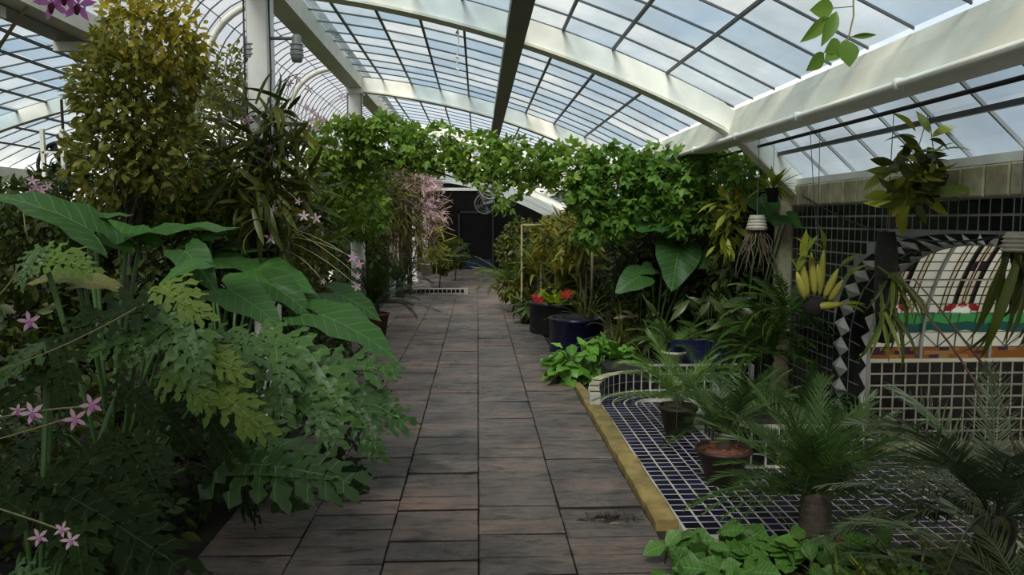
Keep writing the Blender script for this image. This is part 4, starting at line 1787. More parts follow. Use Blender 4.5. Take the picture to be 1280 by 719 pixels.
# low dark ground cover that closes the left bed
gc = thing('ground_cover_shrub', 'dense dark green ground cover under the split-leaf plants', 'shrub', (-2.3, 4.6, -.035))
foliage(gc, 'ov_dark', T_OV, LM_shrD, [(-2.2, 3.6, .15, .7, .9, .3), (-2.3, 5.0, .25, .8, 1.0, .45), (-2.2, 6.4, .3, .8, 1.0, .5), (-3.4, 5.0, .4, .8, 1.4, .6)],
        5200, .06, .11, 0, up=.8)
for k in range(9):
    a = random.uniform(0, 6.28)
    p = Vector((-2.3 + random.uniform(-.4, .4), 4.6 + random.uniform(-1, 1), -.03))
    stem(gc, [p, p + Vector((math.cos(a) * .1, math.sin(a) * .1, .3)), p + Vector((math.cos(a) * .25, math.sin(a) * .25, .5))], [.012, .009, .004], M_bark, 'branch', 4)


# ---------------------------------------------------------------- leafy shrub and its neighbours on the left
def shrub(name, label, cat, base, blobs, sets, trunk=True, group=None, tr=.03):
    t = thing(name, label, cat, base, group)
    base = Vector(base)
    for (key, tpl, mat, N, s0, s1, npart, bl) in sets:
        foliage(t, key, tpl, mat, bl if bl is not None else blobs, N, s0, s1, npart)
    if trunk:
        c0 = Vector(blobs[0][:3])
        stem(t, bez(base, base + (c0 - base) * .5 + Vector((.08, 0, 0)), c0, 7), [tr, tr * .9, tr * .8, tr * .7, tr * .6, tr * .5, tr * .4, tr * .3], M_bark, 'trunk', 7)
        for bb in blobs:
            for k in range(4):
                c = Vector(bb[:3])
                q = c + Vector((random.uniform(-.7, .7) * bb[3], random.uniform(-.7, .7) * bb[4], random.uniform(-.2, .8) * bb[5]))
                st = base + (c0 - base) * random.uniform(.45, .95)
                stem(t, bez(st, (st + q) / 2 + Vector((0, 0, .05)), q, 5), [tr * .4, tr * .35, tr * .3, tr * .22, tr * .15, .002], M_bark, 'branch', 4)
    return t


def pb(px, py, Y, rx, rz, ry=None, wt=None):
    """foliage blob given by its centre pixel and radii in pixels"""
    c = P(px, py, Y)
    k = Y / F
    b = (c.x, c.y, c.z, rx * k, (ry or rx) * k, rz * k)
    return b + (wt,) if wt else b


shr_b = [pb(165, 140, 5.8, 62, 70), pb(185, 75, 5.8, 62, 55), pb(140, 200, 5.8, 50, 55), pb(205, 190, 5.8, 45, 50), pb(130, 110, 5.8, 40, 45)]
shr_y = [pb(205, 45, 5.8, 50, 48), pb(170, 30, 5.8, 40, 38), pb(232, 75, 5.8, 25, 28)]
shrub('leafy_shrub', 'tall leafy shrub with yellow-green crown in front of the cream valley beam', 'shrub', (-2.75, 5.8, -.035), shr_b,
      [('ov_shr', T_OV, LM_shr, 3000, .06, .10, 170, None), ('ov_shry', T_OV, LM_shrY, 700, .06, .095, 90, shr_y)])
lim_b = [pb(262, 245, 6.6, 40, 38), pb(225, 265, 6.4, 35, 28), pb(300, 262, 6.9, 25, 25)]
shrub('lime_shrub', 'small lime green shrub between the tall shrub and the white column', 'shrub', (-2.35, 6.5, -.035), lim_b,
      [('ov_lime', T_OV, LM_shrL, 900, .05, .08, 90, None), ('ov_shrd', T_OV, LM_shrD, 700, .05, .08, 0, None)], tr=.02)
drk_b = [pb(110, 250, 6.3, 70, 45), pb(190, 250, 6.6, 50, 50), pb(60, 290, 6.0, 60, 40), pb(280, 290, 7.4, 60, 60), pb(230, 210, 7.5, 40, 60)]
shrub('dark_shrub', 'dark green shrub mass under the tall leafy shrub', 'shrub', (-3.4, 6.4, -.035), drk_b,
      [('ov_shrd', T_OV, LM_shrD, 4200, .06, .10, 40, None)])
bk_b = [pb(275, 150, 8.5, 45, 70), pb(300, 100, 8.5, 35, 40), pb(240, 170, 9.0, 40, 50)]
shrub('olive_shrub', 'olive green shrub behind the orchid column, reaching the white hoop', 'shrub', (-2.95, 8.5, -.035), bk_b,
      [('ov_shr', T_OV, LM_shr, 2200, .05, .09, 60, None)], tr=.02)
# far bed filler along the left of the path
fl_b = [pb(380, 300, 10.5, 40, 60), pb(355, 330, 9.0, 40, 60), pb(450, 235, 14, 45, 45), pb(405, 265, 12, 40, 40)]
shrub('mixed_shrub', 'mid green shrub beside the white column and behind the potted cycad', 'shrub', (-2.1, 10.0, -.035), fl_b,
      [('ov_mid', T_OV, LM_shrD, 3200, .06, .11, 0, None), ('ov_midl', T_OV, LM_shr, 1300, .06, .1, 60, None)])

# ---------------------------------------------------------------- orchid clump on the column
ob = Vector((-1.79, 6.48, 1.15))
orc = thing('orchid_clump', 'dark strap-leaved orchid clump with pink star flowers tied round the white column', 'orchid', ob)
MB().tube([ob, ob + Vector((0, -.02, .5)), ob + Vector((0, -.02, 1.2))], [.08, .12, .08], 8).obj('root_mass', M_fern, orc, True)
T_STRO = [t_strap(0.13, 7, b_, 0.25, .4) for b_ in (0.4, 1.1, 1.9)]
OB = [pb(335, 150, 6.25, 42, 42, 30), pb(330, 205, 6.25, 58, 45, 32), pb(345, 255, 6.25, 50, 42, 30), pb(375, 225, 6.4, 38, 40, 25), pb(300, 235, 6.3, 35, 40, 25), pb(370, 290, 6.5, 40, 28, 25)]
for k, mt, N in ((0, LM_orch, 130), (1, LM_orch, 140), (2, LM_shr, 90), (0, LM_shrD, 90)):
    foliage(orc, 'strap_orcw%d' % k, T_STRO[k], mt, OB, N, .2, .38, N, shell=.05, up=.5, jit=.6, out=.3)
FLW = [((303, 216), 9), ((325, 250), 7), ((342, 262), 7), ((380, 270), 9), ((395, 273), 9), ((373, 252), 6), ((338, 298), 11), ((441, 322), 9), ((449, 330), 8), ((446, 358), 9),
       ((281, 152), 9), ((309, 151), 8), ((338, 183), 8), ((447, 345), 6), ((404, 352), 5)]
for (px, py), s in FLW:
    p = P(px, py, 6.15)
    st = ob + Vector((random.uniform(-.1, .1), -.08, random.uniform(.3, .8)))
    orchid_flower(orc, p, s * 1.35 * 6.15 / F * 1.2, lip=False)
    stem(orc, bez(st, (st + p) / 2 + Vector((0, -.05, .16)), p + Vector((0, .01, 0)), 7), .0035, M_stemp, 'flower_stalk', 4)
og = thing('orchid_spray', 'cluster of pink orchid flowers high beside the white column', 'orchid', P(395, 140, 6.4))
o0 = P(350, 190, 6.42)
for px, py in ((362, 104), (372, 98), (386, 112), (392, 138), (398, 146), (384, 134), (404, 150), (390, 152), (427, 122), (395, 160)):
    p = P(px, py, 6.3)
    orchid_flower(og, p, .075, LM_pink, lip=False)
    stem(og, bez(o0, (o0 + p) / 2 + Vector((0, 0, .1)), p, 6), .003, M_stemp, 'flower_stalk', 4)


# lamps on the column
for px, lab in ((313, 'grey canister lamp on the shrub side of the white column'), (371, 'grey canister lamp on the path side of the white column')):
    c = P(px, 62, 6.55)
    lt = thing('column_lamp', lab, 'lamp', c)
    MB().lathe([(0, -.10), (.04, -.10), (.05, -.06), (.05, .03), (.04, .05), (.04, .10), (.025, .12), (0, .12)], 14, c).obj('housing', M_lamp, lt, True)
    for q in (-.05, -.01, .03):
        MB().lathe([(.05, q), (.056, q + .004), (.056, q + .012), (.05, q + .016)], 14, c).obj('cooling_ring', M_lamp, lt, True)
    xx = -1.79 + (.09 if px > 340 else -.09)
    MB().tube([(xx, 6.56, c.z + .09), (c.x, 6.55, c.z + .09)], .014, 6).obj('arm', M_lamp, lt, True)

# ---------------------------------------------------------------- vine over the path
vb = []
for px, py, rx, rz, Y in ((425, 185, 40, 38, 9.0), (480, 178, 45, 30, 8.9), (540, 185, 45, 30, 8.8), (600, 195, 42, 28, 8.7), (655, 203, 45, 28, 8.6), (712, 212, 42, 32, 8.5),
                          (445, 225, 38, 30, 9.2), (470, 160, 45, 15, 8.9)):
    vb.append(pb(px, py, Y, rx, rz, 34))
vn = thing('climbing_vine', 'bright green climbing vine slung across the path under the roof', 'vine', P(425, 240, 9.0))
foliage(vn, 'tri_vine', T_TRI, LM_vine, vb, 2300, .10, .17, 230, shell=.45, up=.5, out=.5)
for k in range(3):
    pts = [P(400 + 45 * i, 190 + 10 * math.sin(i * 1.3 + k) + i * 3.0 + k * 8, 8.9 - .05 * i) for i in range(9)]
    stem(vn, pts, .009, M_bark, 'vine_stem', 5)
dang = [pb(628, 250, 8.5, 18, 20), pb(655, 232, 8.5, 20, 14), pb(600, 222, 8.6, 30, 14), pb(520, 205, 8.8, 40, 12)]
foliage(vn, 'tri_vine', T_TRI, LM_vine, dang, 190, .09, .15, 50, shell=.2)
vb2 = []
for px, py, rx, rz, Y in ((770, 225, 50, 42, 8.3), (830, 220, 52, 40, 8.1), (885, 218, 38, 36, 7.9), (748, 262, 26, 30, 8.3), (800, 262, 45, 22, 8.2), (865, 250, 45, 28, 8.0), (726, 246, 16, 20, 8.4),
                          (900, 190, 20, 18, 7.8), (935, 215, 25, 22, 7.0), (770, 285, 30, 18, 8.2), (850, 278, 38, 16, 8.0), (735, 290, 16, 18, 8.3)):
    vb2.append(pb(px, py, Y, rx, rz, 36))
vr = thing('climbing_vine', 'dense green vine heaped over the dark recess beside the hanging pots', 'vine', P(830, 300, 8.2))
foliage(vr, 'tri_viner', T_TRI, LM_vine2, vb2, 2800, .10, .18, 240, shell=.5, up=.45, out=.6)
for k in range(4):
    x = 765 + k * 48
    pts = [P(x, 400 - k * 5, 8.9), P(x + 6, 330, 8.8), P(x - 5, 280, 8.7), P(x + 12, 215, 8.3)]
    stem(vr, pts, .012, M_bark, 'vine_stem', 5)
# rail that carries the vine
rl = thing('vine_rail', 'white pipe rail half hidden in the vine under the gutter', 'rail', P(870, 190, 8.6))
MB().tube([P(846, 186, 8.0), P(905, 184, 8.0)], .017, 6).obj('pipe', M_pipe, rl, True)
MB().tube([P(846, 186, 8.0), P(846, 205, 8.0)], .017, 6).obj('bracket', M_pipe, rl, True)

# ---------------------------------------------------------------- cycads and palms
def cycad(name, label, base, n, smin, smax, emin, emax, mat, trunk=.12, tr=.06, tpls=None, key='frond', az=(0, 2 * PI), potf=None, crown=None, cat='cycad', group=None):
    t = thing(name, label, cat, base, group)
    b = Vector(base)
    z0 = 0
    if potf:
        potf(t, b)
        z0 = potf.h
    c = b + Vector((0, 0, z0 + trunk))
    m = MB()
    prof_ = []
    k = max(3, int(trunk / .025))
    for i in range(k + 1):
        u = i / k
        prof_.append((tr * (1 + .12 * (i % 2)) * (1.0 - .15 * u), z0 * .9 + (trunk + z0 * .1) * u))
    prof_.append((0.0, z0 + trunk + tr * .4))
    m.lathe(prof_, 10, b).obj('trunk', M_bark, t, True)
    if crown:
        clump(t, c + Vector((0, 0, -.01)), 'crown_scale', [t_blade(.5, 3, .2, .1, .3)], crown, 14, tr * 1.0, tr * 1.5, 20, 80, r0=tr * .5, name='crown_scale')
    clump(t, c, key, tpls or T_FROND, mat, n, smin, smax, emin, emax, az, tr * .4, 'frond')
    return t


class PotF:
    def __init__(s, r1, r2, h, mat, fill=M_soil, rim=.018):
        s.a = (r1, r2, h, mat, fill, rim)
        s.h = h * .9

    def __call__(s, t, b):
        r1, r2, h, mat, fill, rim = s.a
        pot(t, b, r1, r2, h, mat, 'pot', rim, fill)


cycad('potted_cycad', 'bushy dark cycad in a terracotta pot beside the left bed', (-1.50, 11.1, 0.0), 40, .65, .95, 0, 80, LM_cyc, .18, .09,
      potf=PotF(.22, .16, .36, M_terra))
cycad('potted_cycad', 'cycad in a cream ringed pot standing on the planted bed behind the low tiled wall', (P(842, 468, 7.74).x, 7.74, .2), 18, .40, .62, 14, 62, LM_cycL, .05, .055,
      tpls=T_FRONDL, key='frondl', potf=PotF(.125, .095, .16, M_potwhite), crown=M_terra)
cycad('potted_cycad', 'feathery cycad in a dark pot where the tiled rim bends', (1.60, 5.98, 0.0), 22, .5, .75, 5, 66, LM_cycL, .08, .05, tpls=T_FRONDL, key='frondl',
      potf=PotF(.15, .10, .22, M_potbrown))
sx = cycad('potted_cycad', 'cycad in a brown bowl filled with red bark chips on the navy tiles', (1.585, 4.80, 0.0), 24, .45, .66, 10, 70, LM_cyc, .12, .045, tpls=T_FRONDL, key='frondl',
           potf=PotF(.175, .10, .23, M_potbrown, M_chips, .014))
chip = MB().add([(-.5, -.3, 0), (.4, -.4, .05), (.5, .3, 0), (-.3, .4, .1), (0, 0, .35)], [(0, 1, 4), (1, 2, 4), (2, 3, 4), (3, 0, 4), (3, 2, 1, 0)]).mesh('chip', M_chips)
for k in range(46):
    a, r = random.uniform(0, 6.28), .155 * math.sqrt(random.random())
    link('bark_chip', chip, sx, Matrix.Translation((1.585 + r * math.cos(a), 4.80 + r * math.sin(a), .212 + random.uniform(0, .012))) @ Matrix.Rotation(random.uniform(0, 6.28), 4, 'Z')
         @ Matrix.Rotation(random.uniform(-.5, .5), 4, 'X') @ Matrix.Diagonal((.045, .032, .03, 1)))
cb = G(1018, 688)
cycad('cycad', 'dark cycad with a short stout trunk on the navy tiled floor', (cb.x, cb.y, 0), 60, .45, .68, 5, 84, LM_cyc, .30, .085)
cycad('cycad', 'large grey-green cycad with arching fronds in front of the stained glass niche', (2.36, 3.3, 0.0), 34, .65, .95, 0, 70, LM_cycG, .36, .09, tpls=T_FRONDL, key='frondl')
cycad('cycad', 'broad dark cycad at the end of the tiled floor among grasses', (2.15, 2.75, -.03), 18, .5, .8, 0, 60, LM_cycG, .22, .08, tpls=T_FRONDL, key='frondl')
cycad('far_cycad', 'bright green cycad at the far right edge of the path', P(640, 372, 14.5), 24, .55, .85, 8, 75, LM_cycL, .28, .09)
cycad('far_cycad', 'cycad beside the terracotta pot near the hanging dried plant', P(500, 372, 15.5), 22, .6, .9, 5, 70, LM_cyc, .3, .09)
cycad('far_cycad', 'drooping green palm near the dark doorway on the left bed', P(556, 345, 20), 18, .7, 1.0, 0, 60, LM_cyc, .35, .08)

# ---------------------------------------------------------------- dried hanging orchid mass by the path
dm = thing('dried_orchid_mass', 'tangled tan and pink dried orchid mass climbing a post by the path', 'orchid', P(530, 352, 15.0))
for bl, mt, N, s0, s1 in (([pb(500, 240, 15, 28, 52), pb(478, 255, 15, 34, 45), pb(515, 285, 15, 24, 45)], LM_dead, 900, .25, .45),
                          ([pb(524, 222, 15, 22, 42), pb(536, 265, 15, 20, 40)], LM_deadp, 750, .18, .34),
                          ([pb(490, 265, 15, 40, 55), pb(535, 300, 15, 22, 30)], LM_drac, 600, .25, .42)):
    foliage(dm, 'grs_' + mt.name, T_STRAP[1], mt, bl, N, s0, s1, 25, 'leaf', 'foliage', shell=.2, up=.2, out=.8)
for k in range(46):
    p = P(random.gauss(537, 9), random.gauss(258, 26), 14.75)
    orchid_flower(dm, p, random.uniform(.07, .12), LM_pink, lip=False)
MB().tube([P(512, 366, 15.3), P(512, 180, 15.3)], .05, 6).obj('post', M_bark, dm)

lb = thing('tan_orchid', 'pink flowered orchid growing in a pale pot at the path edge', 'orchid', P(533, 345, 18.5))
pot(lb, P(533, 345, 18.5), .16, .12, .3, M_potwhite, 'pot', .02, M_soil)
clump(lb, P(533, 330, 18.5), 'strap_orc', T_STRAP, LM_drac, 14, .3, .55, 20, 75)
for k in range(5):
    orchid_flower(lb, P(533 + random.uniform(-6, 6), 322 + random.uniform(-5, 4), 18.3), .12, LM_pink, lip=False)

# low shrubs along the far path
for (px, py, Y, rx, rz, lab) in ((568, 318, 21.5, 16, 16, 'low dark shrub beside the far doorway, left of the path'), (548, 325, 19, 18, 14, 'low shrub behind the pale orchid pot'),
                                 (640, 312, 20, 18, 22, 'leafy shrub beside the far doorway, right of the path'), (655, 300, 17, 24, 26, 'mid green shrub behind the far right cycad')):
    c = P(px, py, Y)
    shrub('far_shrub', lab, 'shrub', (c.x, c.y, -.035), [pb(px, py, Y, rx, rz)], [('ov_far', T_OV, LM_shrD, 350, .1, .18, 0, None), ('ov_farl', T_OV, LM_shr, 200, .1, .18, 20, None)], tr=.02)

# ---------------------------------------------------------------- right-hand border beside the path
def planter(label, c, r, h, mat, n=28):
    t = thing('round_planter', label, 'planter', c)
    MB().lathe([(0, 0), (r * .97, 0), (r, .03), (r * 1.0, h - .05), (r * 1.035, h - .045), (r * 1.035, h), (r * .93, h), (r * .92, h - .06), (0, h - .06)], n, c).obj('tub', mat, t, True)
    MB().lathe([(0, h - .03), (r * .5, h - .035), (r * .925, h - .05), (r * .9, h - .062), (0, h - .062)], n, c).obj('soil', M_soil, t, True)
    return t


c1 = Vector((1.28, 9.85, -.035))
planter('large round navy glazed planter at the path edge holding a bamboo stake', c1, .35, .48, M_navy)
c2 = Vector((1.15, 11.6, -.035))
planter('black round planter behind the navy planter under the red flowers', c2, .36, .50, M_black)
bsx = P(739, 400, 9.85)
bs = MB().tube([(bsx.x, 9.85, .40), (bsx.x + .005, 9.85, 1.1), (bsx.x - .005, 9.85, 1.95)], .018, 7)
o = bs.obj('bamboo_stake', M_barkpale, None, True)
setp(o, 'pale bamboo stake standing in the navy planter under the vine', 'stake')
rf = thing('red_flower_plant', 'light green plant with red flower heads in the black planter', 'plant', (c2.x, c2.y, .44))
clump(rf, (c2.x + .05, c2.y - .12, .43), 'ov_lime_big', [T_OV, T_ROUND[0]], LM_shrL, 46, .16, .28, 5, 80, r0=.1, zj=.03)
for px, py in ((672, 373), (707, 368)):
    p = P(px, py, 11.3)
    stem(rf, bez((c2.x, c2.y - .05, .42), (p.x, c2.y - .1, p.z - .1), p, 5), .006, M_stem, 'flower_stalk', 4)
    for k in range(9):
        q = p + Vector((random.uniform(-.07, .07), random.uniform(-.05, .03), random.uniform(-.04, .05)))
        orchid_flower(rf, q, .09, LM_red, lip=False)
# sprawling plant in the navy planter
sg = thing('spider_plant', 'wispy olive spider plant spilling from the navy planter', 'plant', (c1.x + .12, c1.y, .43))
clump(sg, (c1.x + .12, c1.y, .44), 'grs_sp', T_GRASS, LM_grass, 50, .35, .7, 5, 85, r0=.08)
sg2 = thing('spider_plant', 'bushy grassy spider plant behind the round-leaved bush', 'plant', (1.75, 8.7, .2))
for k in range(5):
    clump(sg2, (1.55 + k * .12, 8.55 + random.uniform(-.1, .2), .22 + k % 2 * .1), 'grs_sp', T_GRASS, LM_grass, 24, .35, .7, 5, 80, r0=.04)
for k in range(5):
    tplace('dry_leaf', 'asp0', T_ASP[0], LM_dead, aim((1.5 + k * .12, 8.4, .55 + .1 * random.random()), (random.uniform(-1, 1), -.4, random.uniform(-.5, .8)), (0, -1, .5), .16), sg2)
# round-leaved bush at the kerb end
rb = thing('round_leaf_bush', 'bright green bush of round glossy leaves at the end of the ochre kerb', 'bush', (1.22, 8.15, -.035))
foliage(rb, 'round_l0', T_ROUND[0], LM_round, [pb(735, 452, 8.1, 45, 26, 30), pb(710, 462, 8.0, 22, 20, 25), pb(770, 452, 8.1, 22, 24, 25)], 210, .13, .2, 140, shell=.55, up=.8, jit=.4)
for k in range(18):
    a = random.uniform(0, 6.28)
    stem(rb, [(1.22 + .1 * math.cos(a), 8.12 + .08 * math.sin(a), -.03), (1.22 + .3 * math.cos(a), 8.12 + .2 * math.sin(a), .28)], .006, M_stem, 'stalk', 4)
# dracaenas and frames
for i, (px, py, Y, n, s0, s1, lab) in enumerate(((700, 345, 12.6, 34, .5, .85, 'yellow-green dracaena with sword leaves behind the red flowers'),
                                                  (672, 330, 14.0, 30, .5, .8, 'olive dracaena beside the pale wooden frame'),
                                                  (725, 320, 12.2, 30, .5, .85, 'tall yellowish dracaena beside the bamboo stake'),
                                                  (705, 290, 14.5, 26, .5, .8, 'yellow-tipped dracaena rising behind the wooden frame'),
                                                  (690, 370, 12.3, 20, .35, .6, 'low dark sword-leaved plant beside the black planter'),
                                                  (660, 352, 14.4, 20, .4, .7, 'dark sword-leaved plant at the path edge before the far cycad'))):
    c = P(px, py, Y)
    t = thing('dracaena', lab, 'plant', (c.x, c.y, -.035))
    MB().tube([(c.x, c.y, -.035), (c.x + .02, c.y, c.z * .5), (c.x, c.y, c.z)], .025, 6).obj('cane', M_barkpale, t, True)
    for k in range(2):
        clump(t, (c.x, c.y, c.z - k * .25 * min(1, c.z)), 'strapw_dr', T_STRAPW, LM_drac if i not in (4, 5) else LM_shrD, n // 2, s0, s1, -5, 80, r0=.03)
for (px0, px1, py0, py1, Y, lab) in ((652, 676, 281, 330, 13.6, 'small pale wooden plant frame beside the olive dracaena'), (694, 722, 272, 330, 13.4, 'tall pale wooden plant frame behind the dracaenas')):
    A, B, C_, D_ = P(px0, py1 + 55, Y), P(px0, py0, Y), P(px1, py0, Y), P(px1, py1 + 55, Y)
    A.z = D_.z = -.035
    t = thing('plant_frame', lab, 'frame', A)
    for a, b, nm in ((A, B, 'upright'), (D_, C_, 'upright'), (B, C_, 'top_rail')):
        MB().tube([a, b], .022, 4).obj(nm, M_wood, t)

# recess: elephant ears and broad leaves behind the low wall
rb0 = Vector((2.0, 8.5, .2))
er = thing('elephant_ear_plant', 'elephant ear with one big upright heart-shaped leaf in the dark recess', 'plant', rb0)
for b, t_, Yb, Yt, v, nr in (((848, 310), (840, 362), 8.0, 7.75, 0, (-.1, -1, .25)), ((868, 322), (894, 336), 8.0, 7.9, 2, (.1, -1, .7)),
                             ((835, 275), (795, 288), 8.0, 7.9, 2, (0, -.6, 1)), ((800, 345), (770, 365), 8.1, 8.0, 0, (0, -.9, .8)), ((815, 335), (798, 342), 8.2, 8.1, 0, (0, -.9, .8))):
    sc = 1.0
    hero(er, 'ear', b, t_, Yb, Yt, LM_ear, v, nr, foot=rb0, pr=.012, wid=1.15)
er2 = thing('elephant_ear_plant', 'elephant ear leaves leaning on the beige pier', 'plant', (2.5, 7.1, .0))
for b, t_, Yb, Yt, v, nr in (((950, 248), (965, 278), 6.7, 6.5, 0, (0, -1, .5)), ((985, 270), (1003, 285), 6.5, 6.4, 2, (0, -.7, 1)), ((978, 272), (966, 282), 6.5, 6.4, 2, (0, -.7, 1))):
    hero(er2, 'ear', b, t_, Yb, Yt, LM_ear, v, nr, foot=(2.5, 7.1, .0), pr=.009, wid=1.2)
ap = thing('broad_leaf_plant', 'dark broad-leaved plant with pale drooping leaves in the raised bed', 'plant', (2.1, 8.0, .2))
for k in range(60):
    px = random.uniform(800, 985)
    dp = random.uniform(0, .4)
    p = P(px, random.uniform(365, 425), (7.75 if px < 895 else 6.35) + dp)
    ft = Vector((p.x, 8.2, .2)) if px < 895 else Vector((p.x, 6.85, 0))
    d = Vector((random.uniform(-.7, .7), -.5, random.uniform(-1, .5)))
    tplace('leaf', 'asp%d' % (k % 2), T_ASP[k % 2], LM_asp, aim(p, d, (random.uniform(-.4, .4), -1, .7), random.uniform(.17, .3), None), ap)
    stem(ap, [ft, (p + Vector((p.x, ft.y, p.z))) / 2 + Vector((0, 0, .05)), p], .005, M_stem, 'stalk', 4)
dk = [pb(825, 340, 9.0, 60, 60, 25), pb(880, 330, 8.3, 48, 70, 25), pb(925, 330, 7.4, 34, 80, 25), pb(810, 390, 9.0, 45, 30, 25)]
shrub('shade_shrub', 'very dark leafy shrub filling the recess behind the heart-shaped leaf', 'shrub', (2.0, 9.0, .2), dk, [('ov_shd', T_OV, LM_shrD, 2600, .07, .13, 0, None)], tr=.02)
orr = thing('epiphyte', 'light green leafy epiphyte hanging beside the ribbed pot', 'plant', P(915, 290, 7.0))
foliage(orr, 'ov_epi', t_blade(.3, 4, .12, .2, .45), LM_orchY, [pb(912, 268, 7.0, 22, 30, 20), pb(905, 300, 7.0, 18, 22, 18), pb(930, 245, 7.0, 18, 18, 15)], 110, .11, .2, 70, shell=.3)
stem(orr, [P(915, 350, 7.0), P(912, 300, 7.02), P(918, 230, 7.05)], .008, M_bark, 'stem')
# ferns by the pier and a plant hung low there
fe = thing('fern', 'dark green fern hanging in front of the tiled pier', 'fern', (2.35, 6.25, 0))
for k in range(3):
    clump(fe, P(985 - k * 14, 385 + k * 28, 6.0 + .05 * k), 'fern', T_FERN, LM_fernl, 26, .32, .56, -30, 75, r0=.03, name='frond')
stem(fe, [(2.35, 6.25, 0), P(975, 385, 6.2)], .03, M_fern, 'stump', 7)
# navy box planter behind the low wall
bp_ = thing('box_planter', 'navy glazed box planter on the raised bed', 'planter', (2.25, 7.85, .2))
m = MB().box(1.95, 2.7, 7.66, 7.70, .2, .48)
m.box(1.95, 2.7, 7.98, 8.02, .2, .48).box(1.95, 1.99, 7.70, 7.98, .2, .48).box(2.66, 2.7, 7.70, 7.98, .2, .48)
m.obj('tub', M_navy, bp_)
MB().box(1.99, 2.66, 7.70, 7.98, .2, .45).obj('soil', M_soil, bp_)

# ---------------------------------------------------------------- foreground right: leafy ground cover with red flowers
fg = thing('ground_cover', 'rounded green ground cover with small red flowers at the end of the kerb', 'plant', (1.35, 3.55, -.035))
for k in range(150):
    px, py = random.uniform(832, 1120), random.uniform(662, 735)
    if py < 662 + (abs(px - 930) / 200) * 22:
        py += 18
    Y = 3.78 - (py - 660) / 75 * .5 + random.uniform(-.08, .08)
    p = P(px, py, Y)
    if p.z < .02:
        p.z = .02 + .1 * random.random()
    d = Vector((random.uniform(-1, 1), random.uniform(-1, .4), random.uniform(-.2, .5)))
    tplace('leaf', 'round_d%d' % (k % 2), T_ROUND[k % 2], LM_roundD, aim(p, d, (random.uniform(-.5, .5), -.6, 1), random.uniform(.085, .15)), fg)
    if k % 2 == 0:
        stem(fg, [(p.x, p.y + .03, -.03), (p.x, p.y + .02, p.z * .6), p], .004, M_stem, 'stalk', 4)
for px, py in ((1013, 668), (1032, 667), (1050, 676), (1055, 682), (1018, 671)):
    p = P(px, py, 3.72)
    orchid_flower(fg, p, .04, LM_red, lip=False)
    stem(fg, [(p.x, p.y + .05, 0), p], .003, M_stem, 'flower_stalk', 4)
gr = thing('grass_clump', 'dark wiry grass clump at the corner of the tiled floor', 'grass', (2.0, 3.15, -.03))
for k in range(6):
    clump(gr, (1.62 + k * .16, 3.2 - (k % 2) * .18, -.03), 'grs_fg', T_GRASS, LM_grass, 20, .3, .6, 15, 85, r0=.05)
foliage(gr, 'ov_fg', T_OV2, LM_shrD, [(2.0, 3.0, .1, .5, .25, .18), (2.5, 3.1, .15, .3, .3, .22)], 900, .04, .08, 0)

# arching bare stems in front of the niche
bs_ = thing('arching_stems', 'two long reddish arching stems in front of the stained glass', 'plant', P(1290, 660, 3.45))
for pts in (((1130, 352), (1160, 395), (1195, 440), (1220, 480), (1232, 530), (1262, 600), (1290, 660)), ((1142, 348), (1170, 380), (1205, 425), (1240, 470), (1262, 540), (1290, 620))):
    stem(bs_, [P(a, b, 3.9 - .06 * i) for i, (a, b) in enumerate(pts)], [.004 + .0012 * i for i in range(len(pts))], M_stemred, 'stem', 5)

# ---------------------------------------------------------------- hanging plants
def wire(root, top, bot, name='wire', r=.0028):
    MB().tube([top, bot], r, 4).obj(name, M_wire, root)


hp1 = P(1146, 232, 4.35)
h1 = thing('hanging_orchid', 'yellow-green orchid in a hanging basket in front of the beige block course', 'orchid', hp1)
MB().lathe([(0, -.10), (.07, -.10), (.11, .03), (.10, .03), (.06, -.08), (0, -.08)], 12, hp1 + Vector((.06, 0, .03))).obj('basket', M_fern, h1)
for mt, N, q in ((LM_orchY, 62, 1.0), (LM_orch, 40, .8)):
    foliage(h1, 'blade_hh', t_blade(.36, 6, .12, .4, .45), mt, [pb(1143, 215, 4.35, 34 * q, 38 * q, 28), pb(1150, 180, 4.35, 22 * q, 18 * q, 18), pb(1135, 245, 4.3, 20 * q, 20 * q, 18)], N, .11, .19, N, shell=.15, up=.25, jit=.7)
for dx in (-.05, .12):
    wire(h1, (hp1.x + .05, hp1.y, 2.31), hp1 + Vector((dx, 0, .03)))
hp2 = P(946, 280, 6.0)
h2 = thing('hanging_pot', 'cream ribbed hanging pot with trailing dry roots', 'pot', hp2)
m = MB().lathe([(.055, .07), (.06, .045), (.068, .02), (.08, -.035), (.085, -.045), (.075, -.045), (.05, .06), (0, .065)], 16, hp2)
m.obj('tub', M_potwhite, h2, True)
for q in (-.035, -.012, .012, .036):
    MB().lathe([(.078 - (q + .035) * .22, q), (.088 - (q + .035) * .25, q + .005), (.076 - (q + .035) * .22, q + .011)], 16, hp2).obj('rib', M_basket, h2, True)
for k in range(34):
    a = random.uniform(0, 6.28)
    p = hp2 + Vector((.04 * math.cos(a), .04 * math.sin(a), -.03))
    ln = random.uniform(.15, .45)
    pts = [p]
    for j in range(4):
        p = p + Vector((random.uniform(-.035, .035) + .02 * math.cos(a), random.uniform(-.03, .03), -ln / 4))
        pts.append(p)
    stem(h2, pts, [.005, .0045, .004, .003, .002], M_root, 'root', 4)
wire(h2, (hp2.x, hp2.y, 2.345), hp2 + Vector((0, 0, .07)))
hp3 = P(1108, 360, 4.55)
h3 = thing('hanging_fern_log', 'black tree fern log hung before the arch with long strap leaves', 'plant', hp3)
m = MB()
m.tube([P(1108, 290, 4.55), P(1108, 315, 4.55), P(1107, 370, 4.55), P(1106, 428, 4.55)], [.05, .066, .064, .045], 9).obj('log', M_fern, h3, True)
